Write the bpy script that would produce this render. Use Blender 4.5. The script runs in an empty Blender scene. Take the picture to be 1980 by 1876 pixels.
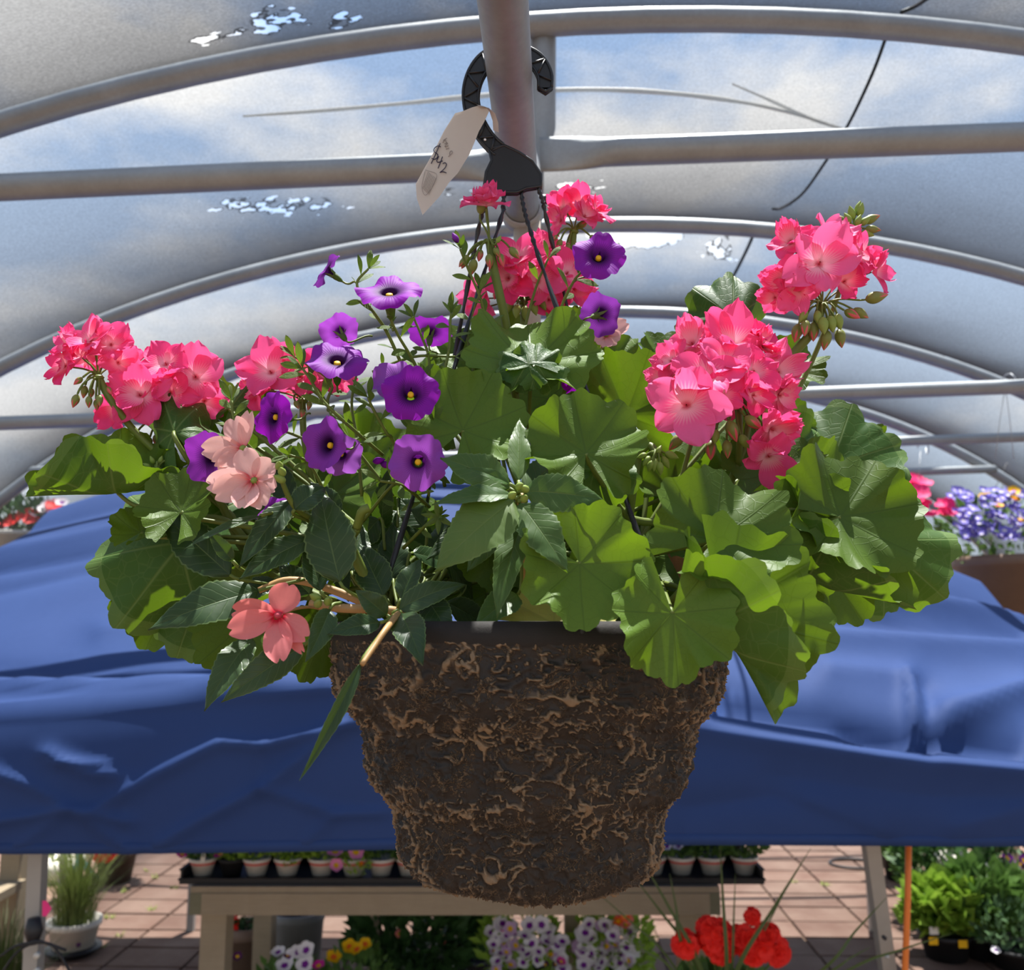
import bpy, bmesh, math, random
from mathutils import Vector, Matrix, noise
random.seed(7)
sc = bpy.context.scene
C = sc.collection
V = Vector
# ------------------------------------------------------------------ camera
F_PX = 1760.0; CX = 990.0; CY = 938.0
PITCH = math.radians(8.47)
CAM = V((0, 0, 1.7))
FWD = V((0, math.cos(PITCH), math.sin(PITCH)))
UPV = V((0, -math.sin(PITCH), math.cos(PITCH)))
RGT = V((1, 0, 0))
cd = bpy.data.cameras.new('camera'); cam = bpy.data.objects.new('camera', cd); C.objects.link(cam)
cam.location = CAM; cam.rotation_euler = (math.pi/2 + PITCH, 0, 0)
cd.sensor_width = 36.0; cd.lens = 36.0 * F_PX / 1980.0
cd.clip_start = 0.02; cd.clip_end = 500
cd.dof.use_dof = True; cd.dof.focus_distance = 0.70
cd.dof.aperture_fstop = (cd.lens / 1000.0) / 0.0032
sc.camera = cam
# ------------------------------------------------------------------ sky, sun, exposure
sc.view_settings.view_transform = 'Standard'; sc.view_settings.look = 'None'
sc.view_settings.gamma = 1.0; sc.view_settings.use_curve_mapping = False
sc.view_settings.exposure = -0.35
W_ = bpy.data.worlds.new('sky'); sc.world = W_; W_.use_nodes = True
nt = W_.node_tree; nt.nodes.clear()
def wn(t): return nt.nodes.new(t)
wo = wn('ShaderNodeOutputWorld'); bg = wn('ShaderNodeBackground'); tc = wn('ShaderNodeTexCoord')
mp = wn('ShaderNodeMapping'); mp.inputs['Scale'].default_value = (1.0, 1.0, 2.2); mp.inputs['Location'].default_value = (0.35, 0.1, 0.22)
nz = wn('ShaderNodeTexNoise'); nz.inputs['Scale'].default_value = 2.1; nz.inputs['Detail'].default_value = 7; nz.inputs['Roughness'].default_value = 0.55
cr = wn('ShaderNodeValToRGB'); cr.color_ramp.elements[0].position = 0.47; cr.color_ramp.elements[1].position = 0.60
sep = wn('ShaderNodeSeparateXYZ'); gr = wn('ShaderNodeValToRGB')
gr.color_ramp.elements[0].position = 0.0; gr.color_ramp.elements[0].color = (0.80, 0.90, 1.0, 1)
gr.color_ramp.elements[1].position = 0.75; gr.color_ramp.elements[1].color = (0.30, 0.52, 0.92, 1)
mx = wn('ShaderNodeMix'); mx.data_type = 'RGBA'; mx.inputs[7].default_value = (1.2, 1.19, 1.17, 1)
L = nt.links.new
L(tc.outputs['Generated'], mp.inputs['Vector']); L(mp.outputs[0], nz.inputs['Vector']); L(nz.outputs[0], cr.inputs[0])
L(tc.outputs['Generated'], sep.inputs[0]); L(sep.outputs[2], gr.inputs[0])
L(cr.outputs[0], mx.inputs[0]); L(gr.outputs[0], mx.inputs[6]); L(mx.outputs[2], bg.inputs['Color'])
bg.inputs['Strength'].default_value = 1.75; L(bg.outputs[0], wo.inputs['Surface'])
sd = bpy.data.lights.new('sun_offscreen', 'SUN'); sd.energy = 25.0; sd.angle = math.radians(0.6); sd.color = (1, 0.97, 0.92)
sun = bpy.data.objects.new('sun_offscreen', sd); C.objects.link(sun)
SUN_EL, SUN_AZ = math.radians(76), math.radians(20)   # azimuth from +Y towards +X
sdir = V((math.cos(SUN_EL)*math.sin(SUN_AZ), math.cos(SUN_EL)*math.cos(SUN_AZ), math.sin(SUN_EL)))
sun.rotation_euler = sdir.to_track_quat('Z', 'Y').to_euler(); sun.location = (0, 0, 20)
# ------------------------------------------------------------------ helpers
def ray(px, py): return FWD + RGT*((px-CX)/F_PX) + UPV*((CY-py)/F_PX)
def P(px, py, Y):
    r = ray(px, py); return CAM + r*(Y/r.y)
def Pz(px, py, z=0.0):
    r = ray(px, py); return CAM + r*((z-CAM.z)/r.z)
def dep(p): return (p-CAM).dot(FWD)
def proj(p):
    q = p-CAM; d = q.dot(FWD)
    return CX+F_PX*q.dot(RGT)/d, CY-F_PX*q.dot(UPV)/d
def camv(n): return (RGT*n[0] + UPV*n[1] - FWD*n[2]).normalized()
def srgb(r, g, b, a=1.0):
    f = lambda c: (c/255/12.92 if c/255 <= 0.04045 else ((c/255+0.055)/1.055)**2.4)
    return (f(r), f(g), f(b), a)
WO = {}
def reg(o, w): WO[o.name] = w; return o
def link(o, parent, world):
    C.objects.link(o)
    if parent is not None:
        o.parent = parent; o.location = world - WO[parent.name]
    else: o.location = world
    WO[o.name] = V(world)
    return o
def thing(name, label, cat, loc=(0, 0, 0), group=None, kind=None):
    o = bpy.data.objects.new(name, None); o.empty_display_size = 0.05
    link(o, None, V(loc)); tag(o, label, cat, group, kind); return o
def tag(o, label, cat=None, group=None, kind=None):
    o['label'] = label
    if cat: o['category'] = cat
    if group: o['group'] = group
    if kind: o['kind'] = kind
    return o
def mesh(name, verts, faces, mat, parent=None, uvs=None, smooth=True, attr=None, origin=None, mats=None, mid=None):
    verts = [V(v) for v in verts]
    if origin is None:
        s = V((0, 0, 0))
        for v in verts: s += v
        origin = s/len(verts)
    me = bpy.data.meshes.new(name)
    me.from_pydata([tuple(v-origin) for v in verts], [], faces)
    if uvs is not None:
        ul = me.uv_layers.new(name='UVMap')
        for l in me.loops: ul.data[l.index].uv = uvs[l.vertex_index]
    if attr is not None:
        for an, vals in attr.items():
            a = me.attributes.new(an, 'FLOAT', 'POINT')
            a.data.foreach_set('value', vals)
    if mats: 
        for m in mats: me.materials.append(m)
        if mid: me.polygons.foreach_set('material_index', mid)
    else: me.materials.append(mat)
    if smooth: me.polygons.foreach_set('use_smooth', [True]*len(me.polygons))
    me.update()
    o = bpy.data.objects.new(name, me)
    return link(o, parent, origin)
def inst(name, me, parent, M):
    """place shared mesh data with a world matrix M"""
    o = bpy.data.objects.new(name, me); C.objects.link(o); w = M.to_translation()
    if parent is not None:
        o.parent = parent
        M = Matrix.Translation(-WO[parent.name]) @ M
    o.matrix_basis = M; WO[o.name] = w
    return o
def basis(u, v, w, loc, s=1.0):
    M = Matrix((u, v, w)).transposed().to_4x4()
    return Matrix.Translation(loc) @ M @ Matrix.Scale(s, 4)
class G:
    """geometry collector"""
    def __init__(s): s.v = []; s.f = []; s.uv = []; s.m = []
    def quad_grid(s, n, m, closed=False, base=0, mi=0):
        for i in range(n-1):
            for j in range(m if closed else m-1):
                a = base+i*m+j; b = base+i*m+(j+1) % m
                s.f.append((a, b, b+m, a+m)); s.m.append(mi)
    def tube(s, pts, r, seg=8, mi=0, cap=True):
        pts = [V(p) for p in pts]; n = len(pts); base = len(s.v)
        rs = r if isinstance(r, (list, tuple)) else [r]*n
        t0 = (pts[1]-pts[0]).normalized()
        ref = V((0, 0, 1)) if abs(t0.z) < 0.9 else V((1, 0, 0))
        a = t0.cross(ref).normalized()
        for i, p in enumerate(pts):
            t = (pts[min(i+1, n-1)]-pts[max(i-1, 0)]).normalized()
            a = (a-t*a.dot(t)).normalized(); b = t.cross(a)
            for k in range(seg):
                an = 2*math.pi*k/seg
                s.v.append(p+(a*math.cos(an)+b*math.sin(an))*rs[i]); s.uv.append((k/seg, i/(n-1)))
        s.quad_grid(n, seg, True, base, mi)
        if cap:
            s.f.append(tuple(base+k for k in range(seg))[::-1]); s.m.append(mi)
            s.f.append(tuple(base+(n-1)*seg+k for k in range(seg))); s.m.append(mi)
    def box(s, c, h, mi=0, R=None):
        base = len(s.v); c = V(c)
        for x in (-1, 1):
            for y in (-1, 1):
                for z in (-1, 1):
                    p = V((x*h[0], y*h[1], z*h[2]))
                    if R is not None: p = R @ p
                    s.v.append(c+p); s.uv.append((x, y))
        for q in ((0, 1, 3, 2), (4, 6, 7, 5), (0, 4, 5, 1), (2, 3, 7, 6), (0, 2, 6, 4), (1, 5, 7, 3)):
            s.f.append(tuple(base+i for i in q)); s.m.append(mi)
    def beam(s, a, b, w, h, up=V((0, 0, 1)), mi=0):
        a, b = V(a), V(b); t = (b-a).normalized(); u = t.cross(up).normalized(); n = u.cross(t)
        base = len(s.v)
        for p in (a, b):
            for x, y in ((-1, -1), (1, -1), (1, 1), (-1, 1)):
                s.v.append(p+u*(x*w/2)+n*(y*h/2)); s.uv.append((x, y))
        for q in ((0, 1, 2, 3), (7, 6, 5, 4), (0, 4, 5, 1), (1, 5, 6, 2), (2, 6, 7, 3), (3, 7, 4, 0)):
            s.f.append(tuple(base+i for i in q)); s.m.append(mi)
    def lathe(s, c, prof, seg=24, mi=0):
        c = V(c); base = len(s.v)
        for i, (r, z) in enumerate(prof):
            for k in range(seg):
                an = 2*math.pi*k/seg
                s.v.append(c+V((r*math.cos(an), r*math.sin(an), z))); s.uv.append((k/seg, i/(len(prof)-1)))
        s.quad_grid(len(prof), seg, True, base, mi)
    def plate(s, pts, nrm, th, mi=0):
        base = len(s.v); n = len(pts); d = nrm.normalized()*th/2
        for sg in (1, -1):
            for p in pts: s.v.append(V(p)+d*sg); s.uv.append((0, 0))
        s.f.append(tuple(base+i for i in range(n))); s.m.append(mi)
        s.f.append(tuple(base+n+i for i in range(n))[::-1]); s.m.append(mi)
        for i in range(n):
            j = (i+1) % n
            s.f.append((base+i, base+n+i, base+n+j, base+j)); s.m.append(mi)
    def obj(s, name, mat, parent=None, smooth=True, origin=None, mats=None):
        return mesh(name, s.v, s.f, mat, parent, uvs=s.uv, smooth=smooth, origin=origin, mats=mats, mid=s.m if mats else None)
def bez(p0, p1, p2, p3, n=10):
    out = []
    for i in range(n+1):
        t = i/n; u = 1-t
        out.append(p0*u**3+p1*3*u*u*t+p2*3*u*t*t+p3*t**3)
    return out
def spline(pts, n=6):
    pts = [V(p) for p in pts]
    if len(pts) < 3: return [pts[0].lerp(pts[-1], i/n) for i in range(n+1)]
    q = [pts[0]*2-pts[1]]+pts+[pts[-1]*2-pts[-2]]; out = []
    for i in range(1, len(q)-2):
        a, b, c, d = q[i-1:i+3]
        for k in range(n):
            t = k/n
            out.append(0.5*((2*b)+(c-a)*t+(2*a-5*b+4*c-d)*t*t+(3*b-a-3*c+d)*t**3))
    out.append(pts[-1]); return out
def interp(tab, x):
    if x <= tab[0][0]: (a, b) = tab[0], tab[1]
    elif x >= tab[-1][0]: (a, b) = tab[-2], tab[-1]
    else:
        for i in range(len(tab)-1):
            if tab[i][0] <= x <= tab[i+1][0]: a, b = tab[i], tab[i+1]; break
    t = (x-a[0])/(b[0]-a[0])
    return a[1]+(b[1]-a[1])*t
def smint(tab, x):
    """smooth (cosine-free catmull) interpolation over a sorted table"""
    n = len(tab)
    i = 0
    while i < n-2 and x > tab[i+1][0]: i += 1
    x0, y0 = tab[i]; x1, y1 = tab[i+1]
    m0 = (tab[i+1][1]-tab[max(i-1, 0)][1])/(tab[i+1][0]-tab[max(i-1, 0)][0])
    m1 = (tab[min(i+2, n-1)][1]-tab[i][1])/(tab[min(i+2, n-1)][0]-tab[i][0])
    h = x1-x0; t = (x-x0)/h
    if t < 0 or t > 1: return y0+(y1-y0)*t
    return (2*t**3-3*t*t+1)*y0+(t**3-2*t*t+t)*h*m0+(-2*t**3+3*t*t)*y1+(t**3-t*t)*h*m1
# ------------------------------------------------------------------ materials
class NB:
    """node builder"""
    def __init__(s, name):
        s.mat = bpy.data.materials.new(name); s.mat.use_nodes = True; s.t = s.mat.node_tree; s.t.nodes.clear()
        s.out = s.t.nodes.new('ShaderNodeOutputMaterial')
    def n(s, t, **kw):
        x = s.t.nodes.new(t)
        for k, v in kw.items(): setattr(x, k, v)
        return x
    def l(s, a, b): s.t.links.new(a, b)
    def put(s, sock, v):
        if hasattr(v, 'is_linked') or hasattr(v, 'links'): s.l(v, sock)
        else: sock.default_value = v
    def math(s, op, a, b=0.0, c=None, clamp=False):
        x = s.n('ShaderNodeMath', operation=op); x.use_clamp = clamp
        s.put(x.inputs[0], a); s.put(x.inputs[1], b)
        if c is not None: s.put(x.inputs[2], c)
        return x.outputs[0]
    def mix(s, f, a, b, mode='MIX'):
        x = s.n('ShaderNodeMix', data_type='RGBA', blend_type=mode)
        s.put(x.inputs[0], f); s.put(x.inputs[6], a); s.put(x.inputs[7], b); return x.outputs[2]
    def ramp(s, f, stops):
        x = s.n('ShaderNodeValToRGB'); e = x.color_ramp.elements
        while len(e) < len(stops): e.new(0.5)
        for el, (p, c) in zip(e, stops):
            el.position = p; el.color = c if not isinstance(c, (int, float)) else (c, c, c, 1)
        s.l(f, x.inputs[0]); return x.outputs[0]
    def noise(s, scale, detail=3, rough=0.5, vec=None, dist=0.0):
        x = s.n('ShaderNodeTexNoise'); x.inputs['Scale'].default_value = scale; x.inputs['Detail'].default_value = detail
        x.inputs['Roughness'].default_value = rough; x.inputs['Distortion'].default_value = dist
        if vec is not None: s.l(vec, x.inputs['Vector'])
        return x.outputs[0]
    def coord(s, which='Object'):
        return s.n('ShaderNodeTexCoord').outputs[which]
    def mapped(s, which, scale):
        m = s.n('ShaderNodeMapping'); m.inputs['Scale'].default_value = scale; s.l(s.coord(which), m.inputs[0]); return m.outputs[0]
    def uvxy(s):
        u = s.n('ShaderNodeUVMap'); x = s.n('ShaderNodeSeparateXYZ'); s.l(u.outputs[0], x.inputs[0]); return x.outputs[0], x.outputs[1]
    def rnd(s): return s.n('ShaderNodeObjectInfo').outputs['Random']
    def hsv(s, c, h=0.5, sat=1.0, v=1.0):
        x = s.n('ShaderNodeHueSaturation'); s.put(x.inputs['Hue'], h); s.put(x.inputs['Saturation'], sat); s.put(x.inputs['Value'], v); s.put(x.inputs['Color'], c); return x.outputs[0]
    def bump(s, h, strength=0.3, dist=0.001):
        x = s.n('ShaderNodeBump'); x.inputs['Strength'].default_value = strength; x.inputs['Distance'].default_value = dist
        s.l(h, x.inputs['Height']); return x.outputs[0]
    def bsdf(s, color, rough=0.6, metal=0.0, spec=0.5, normal=None):
        x = s.n('ShaderNodeBsdfPrincipled'); s.put(x.inputs['Base Color'], color); s.put(x.inputs['Roughness'], rough)
        x.inputs['Metallic'].default_value = metal; x.inputs['Specular IOR Level'].default_value = spec
        if normal is not None: s.l(normal, x.inputs['Normal'])
        return x.outputs[0]
    def translucent(s, color):
        x = s.n('ShaderNodeBsdfTranslucent'); s.put(x.inputs['Color'], color); return x.outputs[0]
    def mixs(s, f, a, b):
        x = s.n('ShaderNodeMixShader'); s.put(x.inputs[0], f); s.l(a, x.inputs[1]); s.l(b, x.inputs[2]); return x.outputs[0]
    def done(s, sh): s.l(sh, s.out.inputs['Surface']); return s.mat
def simple(name, col, rough=0.6, metal=0.0, spec=0.4, var=0.12, nscale=20, bump=0.0, trans=0.0):
    b = NB(name); n = b.noise(nscale, 4, 0.6, b.coord('Object'))
    f = b.math('MULTIPLY_ADD', n, 2*var, 1-var)
    c = b.hsv(col, 0.5, 1.0, f)
    nm = b.bump(n, bump, 0.002) if bump else None
    sh = b.bsdf(c, rough, metal, spec, nm)
    if trans: sh = b.mixs(trans, sh, b.translucent(c))
    return b.done(sh)
def leaf_mat(name, top, under, trans_col, kind, rough=0.5, trans=0.34, vein=(0.20, 0.28, 0.08, 1), spec=0.22):
    b = NB(name); x, y = b.uvxy(); r = b.rnd(); obj = b.coord('Object')
    n1 = b.noise(55, 3, 0.55, obj); n2 = b.noise(18, 2, 0.5, obj)
    if kind == 'round':
        ang = b.math('ARCTAN2', x, y); rho = b.math('SQRT', b.math('ADD', b.math('MULTIPLY', x, x), b.math('MULTIPLY', y, y)))
        k = 0.80
        fr = b.math('SUBTRACT', b.math('FRACT', b.math('ADD', b.math('DIVIDE', ang, k), 10.5)), 0.5)
        d = b.math('MULTIPLY', rho, b.math('ABSOLUTE', b.math('SINE', b.math('MULTIPLY', fr, k))))
        v1 = b.math('SUBTRACT', 1.0, b.math('DIVIDE', d, b.math('MULTIPLY_ADD', rho, -0.012, 0.026)), clamp=True)
        vo = b.n('ShaderNodeTexVoronoi', feature='DISTANCE_TO_EDGE'); vo.inputs['Scale'].default_value = 7.0
        uvn = b.n('ShaderNodeUVMap'); b.l(uvn.outputs[0], vo.inputs['Vector'])
        v2 = b.math('SUBTRACT', 1.0, b.math('DIVIDE', vo.outputs['Distance'], 0.06), clamp=True)
        edge = b.math('GREATER_THAN', rho, 0.955)
    else:
        ax = b.math('ABSOLUTE', x)
        v1 = b.math('SUBTRACT', 1.0, b.math('DIVIDE', ax, b.math('MULTIPLY_ADD', y, -0.02, 0.05)), clamp=True)
        ph = b.math('FRACT', b.math('MULTIPLY', b.math('SUBTRACT', y, b.math('MULTIPLY', ax, 0.20)), 9.0 if kind == 'lance' else 5.0))
        v2 = b.math('SUBTRACT', 1.0, b.math('DIVIDE', b.math('ABSOLUTE', b.math('SUBTRACT', ph, 0.5)), 0.10), clamp=True)
        edge = b.math('GREATER_THAN', ax, 0.93)
    veins = b.math('MAXIMUM', b.math('MULTIPLY', v1, 0.55), b.math('MULTIPLY', v2, 0.16))
    c = b.mix(b.ramp(n2, [(0.3, 0.0), (0.75, 1.0)]), top, b.hsv(top, 0.485, 0.95, 1.45))
    c = b.hsv(c, b.math('MULTIPLY_ADD', r, -0.03, 0.51), 1.0, b.math('MULTIPLY_ADD', r, 0.45, 0.78))
    c = b.mix(b.math('MULTIPLY', n1, 0.2), c, b.hsv(c, 0.5, 1.0, 0.6))
    c = b.mix(veins, c, vein)
    c = b.mix(b.math('MULTIPLY', edge, 0.4), c, (0.18, 0.27, 0.08, 1))
    cu = b.mix(b.math('MULTIPLY', veins, 0.6), b.hsv(under, 0.5, 1.0, b.math('MULTIPLY_ADD', r, 0.4, 0.8)), b.hsv(under, 0.5, 0.9, 0.6))
    g = b.n('ShaderNodeNewGeometry')
    cc = b.mix(g.outputs['Backfacing'], c, cu)
    h = b.math('ADD', b.math('MULTIPLY', veins, -1.0), b.math('MULTIPLY', n1, 0.5))
    nm = b.bump(h, 0.5, 0.0012)
    sh = b.bsdf(cc, rough, 0, spec, nm)
    tcx = b.mix(b.math('MULTIPLY', veins, 0.7), b.hsv(trans_col, 0.5, 1.0, b.math('MULTIPLY_ADD', r, 0.4, 0.8)), b.hsv(trans_col, 0.5, 1.0, 0.4))
    return b.done(b.mixs(trans, sh, b.translucent(tcx)))
# ------------------------------------------------------------------ shared materials
def galv_mat():
    b = NB('galvanized_steel'); o = b.coord('Object')
    n = b.noise(9, 5, 0.65, b.mapped('Object', (1, 1, 1))); s = b.noise(120, 2, 0.5, o)
    c = b.mix(n, srgb(132, 138, 142), srgb(176, 182, 186)); c = b.mix(b.math('MULTIPLY', s, 0.35), c, srgb(110, 106, 100))
    return b.done(b.bsdf(c, b.math('MULTIPLY_ADD', n, 0.2, 0.40), 0.35, 0.45, b.bump(s, 0.15, 0.001)))
M_GALV = galv_mat()
M_BLACK = simple('black_plastic', srgb(30, 30, 32), 0.38, 0, 0.5, 0.1, 60)
M_CORD = simple('dark_cord', srgb(42, 52, 55), 0.7)
# ------------------------------------------------------------------ floor of pavers, ground
def floor_mat(name, c1, c2, joint=False):
    b = NB(name); o = b.coord('Object'); r = b.rnd()
    n = b.noise(3.0, 6, 0.65, b.n('ShaderNodeNewGeometry').outputs['Position']); f = b.noise(40, 4, 0.6, o)
    c = b.mix(b.ramp(n, [(0.35, 0.0), (0.7, 1.0)]), c1, c2)
    c = b.hsv(c, 0.5, 1.0, b.math('MULTIPLY_ADD', r, 0.25, 0.85)); c = b.mix(b.math('MULTIPLY', f, 0.35), c, b.hsv(c, 0.5, 0.9, 0.6))
    return b.done(b.bsdf(c, 0.85, 0, 0.25, b.bump(f, 0.3, 0.003)))
M_PAVE = floor_mat('terracotta_paver', srgb(98, 72, 60), srgb(120, 98, 85))
M_JOINT = floor_mat('joint_sand', srgb(94, 74, 60), srgb(110, 90, 74))
M_GROUND = floor_mat('gravel_ground', srgb(104, 100, 92), srgb(126, 120, 108))
g = G(); g.box((0, 6, -0.035), (8, 16, 0.02)); floor = g.obj('floor', M_JOINT, smooth=False); tag(floor, 'floor of reddish terracotta pavers with sandy joints', kind='structure')
pw, pd = 0.40, 0.27
gp = G(); hx, hy = pw/2-0.006, pd/2-0.006
for (x, y, z) in ((hx, hy, -0.02), (hx-0.004, hy-0.004, 0.0)):
    for sx, sy in ((-1, -1), (1, -1), (1, 1), (-1, 1)): gp.v.append(V((sx*x, sy*y, z))); gp.uv.append((sx, sy))
gp.f += [(4, 5, 6, 7), (0, 1, 5, 4), (1, 2, 6, 5), (2, 3, 7, 6), (3, 0, 4, 7)]
pm = bpy.data.meshes.new('paver'); pm.from_pydata([tuple(v) for v in gp.v], [], gp.f); pm.materials.append(M_PAVE)
ROTF = Matrix.Rotation(-0.035, 4, 'Z')
cnt = 0
for j in range(12):
    for i in range(-10, 13):
        y = 4.35+j*pd; x = (i+0.5*(j % 2)*0)*pw
        p = ROTF @ V((x, y, 0.0))
        if not (-3.9 < p.x < 4.2) or cnt >= 290: continue
        cnt += 1
        M = Matrix.Translation(p+V((0, 0, random.uniform(-0.002, 0.002)))) @ ROTF @ Matrix.Rotation(random.uniform(-.006, .006), 4, 'X')
        inst('paver', pm, floor, M)
M_GRASS = simple('weed_green', srgb(128, 136, 62), 0.7, trans=0.2)
g = G(); g.box((0, 20, -0.09), (90, 90, 0.02)); gr_ = g.obj('ground', M_GROUND, smooth=False); tag(gr_, 'open gravel ground around the greenhouse', kind='structure')
# weeds sprouting in the joints
wi = 0
for (px, py) in ((283, 1685), (300, 1698), (241, 1725), (335, 1718), (292, 1760), (212, 1775), (227, 1812), (196, 1832), (1536, 1706), (1596, 1712)):
    p = Pz(px, py, 0.0); g = G()
    for k in range(9):
        a = random.uniform(0, 6.28); l = random.uniform(.02, .05); d = V((math.cos(a), math.sin(a), random.uniform(.3, 1.0))).normalized()
        s = d.cross(V((0, 0, 1))).normalized()*0.006; b0 = len(g.v)
        q = p+V((random.uniform(-.02, .02), random.uniform(-.02, .02), 0))
        g.v += [q-s, q+s, q+d*l]; g.uv += [(0, 0)]*3; g.f.append((b0, b0+1, b0+2)); g.m.append(0)
    tag(g.obj('weed_tuft', M_GRASS), 'small green weed tuft sprouting from a joint between pavers', 'weed', 'weeds between the pavers')
# ------------------------------------------------------------------ greenhouse frame
GX0, GS = 0.095, 0.0325         # centre line of the tunnel
ROLL = 0.029
HW, SPR = 3.0, 1.2
def gpt(d, xl, z):
    """tunnel coords (depth along axis, local x, height) to world"""
    return V((GX0+GS*d+xl, d-GS*xl, z+ROLL*xl))
BOWS = [0.55, 1.87, 2.93, 3.80, 4.75, 5.70, 6.65, 7.60, 8.55, 9.5]
def apex(d): return 3.03 - 0.004*(d-2.0)
def bow_pt(d, ph, off=0.0):
    H = apex(d)-SPR
    return gpt(d, (HW+off)*math.sin(ph), SPR+(H+off)*math.cos(ph))
order = ['first', 'second', 'third', 'fourth', 'fifth', 'sixth', 'seventh', 'eighth', 'ninth']
R_BOW = 0.026
for i, d in enumerate(BOWS[1:9]):
    g = G(); r = R_BOW if i else 0.028
    pts = [gpt(d, -HW, -0.02), gpt(d, -HW, 0.6)]+[bow_pt(d, -math.pi/2+math.pi*k/64) for k in range(65)]+[gpt(d, HW, 0.6), gpt(d, HW, -0.02)]
    g.tube(pts, r, 10)
    o = g.obj('roof_hoop', M_GALV)
    tag(o, 'galvanized steel roof hoop, %s one counting back from the hanging basket' % order[i], 'hoop', 'galvanized roof hoops')
# tie bars with flattened ends
def flat_bar(a, b, r, flat_a=True, flat_b=True, seg=14, n=40, nrm=V((0, 1, 0))):
    g = G(); t = (b-a).normalized(); n1 = (nrm-t*nrm.dot(t)).normalized(); n2 = t.cross(n1)
    L_ = (b-a).length; base = 0
    for i in range(n+1):
        s = i/n*L_; e = min(s if flat_a else 9, (L_-s) if flat_b else 9)
        k = min(1.0, max(0.0, (e-0.06)/0.10)); k = k*k*(3-2*k)
        h1 = r*(0.14+0.86*k); h2 = r*(1.32-0.32*k)
        for j in range(seg):
            an = 2*math.pi*j/seg
            g.v.append(a+t*s+n1*(h1*math.cos(an))+n2*(h2*math.sin(an))); g.uv.append((j/seg, i/n))
    g.quad_grid(n+1, seg, True, 0)
    g.f.append(tuple(range(seg))[::-1]); g.m.append(0); g.f.append(tuple(n*seg+k for k in range(seg))); g.m.append(0)
    return g
def xtie(d, z):
    H = apex(d)-SPR; return HW*math.sqrt(max(0.0, 1-((z-SPR)/H)**2))
dA, zA = 1.87, 2.693
xm = (1003-990)/1760*2.04-(GX0+GS*dA)
xe = xtie(dA, zA)
pj = gpt(dA, xm, zA)
jl = tag(flat_bar(gpt(dA, -xe, zA)+V((0, 0, 0)), pj+V((0.01, -0.03, -0.012)), 0.030, False, True).obj('tie_bar', M_GALV), 'galvanized tie bar with flattened end running left of the king post', 'pipe', 'tie bars')
jr = tag(flat_bar(pj+V((0.045, -0.025, 0.012)), gpt(dA, xe, zA+0.01), 0.031, True, False).obj('tie_bar', M_GALV), 'galvanized tie bar with flattened end running right of the king post', 'pipe', 'tie bars')
for k, (d, yc) in enumerate(((2.93, 786), (3.80, 880), (4.75, 938))):
    zc = P(1000, yc, d).z; x1 = xtie(d, zc); g = G()
    g.tube([gpt(d-0.05, -x1+2*x1*q/30, zc) for q in range(31)], 0.0235 if k == 0 else 0.0205, 10)
    tag(g.obj('tie_bar', M_GALV), 'straight galvanized tie bar crossing behind the blue canopy, on the %s hoop' % order[(1, 2, 3)[k]], 'pipe', 'tie bars')
# king post from the first tie bar up to the first hoop
kx = xm+0.05
kp0 = gpt(dA+0.03, kx, zA-0.05); kp1 = gpt(dA+0.03, kx+0.005, apex(dA)+0.02)
tag(flat_bar(kp1, kp0, 0.030, False, True, nrm=V((1, 0, 0))).obj('king_post', M_GALV), 'short upright galvanized post between tie bar and first hoop', 'pipe')
# the pipe that carries the basket
PZ, PR = 2.186, 0.0205
def pipe_x(Y): return -0.002+(Y-0.76)*0.052
root = thing('purlin_pipe', 'galvanized pipe carrying the basket hook, ending in a round collar', 'pipe', (pipe_x(1.0), 1.0, PZ))
g = G(); g.tube([V((pipe_x(y), y, PZ)) for y in (-0.9, -0.3, 0.1, 0.4, 0.7, 0.9, 1.035)], PR, 28); g.obj('pipe', M_GALV, root)
g = G(); c = V((pipe_x(1.03), 1.03, PZ))
ax = (V((pipe_x(1.03), 1.03, 0))-V((pipe_x(0.5), 0.5, 0))).normalized()
a_, b_ = V((1, 0, 0)), V((0, 0, 1))
for (rr, yy) in ((PR+.0005, -.012), (PR+.004, -.012), (PR+.0045, 0.012), (PR+.0005, 0.014), (0.001, 0.014)):
    for k in range(28): g.v.append(c+ax*yy+(a_*math.cos(k*math.tau/28)+b_*math.sin(k*math.tau/28))*rr); g.uv.append((0, 0))
g.quad_grid(5, 28, True); g.obj('collar', M_GALV, root)
g = G(); g.tube([c+V((0.006, 0.006, 0)), c+V((0.006, 0.012, -0.10)), c+V((0.006, 0.02, -0.24))], 0.0165, 18); g.obj('drop_pipe', simple('weathered_steel', srgb(168, 158, 146), 0.6, 0.2, 0.3, 0.15, 30), root)
g = G(); g.tube([c+V((0.002, 0.012, 0.0)), pj+V((0.0, -0.01, 0.02))], 0.012, 12); g.obj('brace', M_GALV, root)
g = G(); g.tube([c+V((0.021, -0.004, 0.012)), c+V((0.031, -0.004, 0.012))], 0.006, 8); g.obj('bolt', M_BLACK, root)
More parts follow.
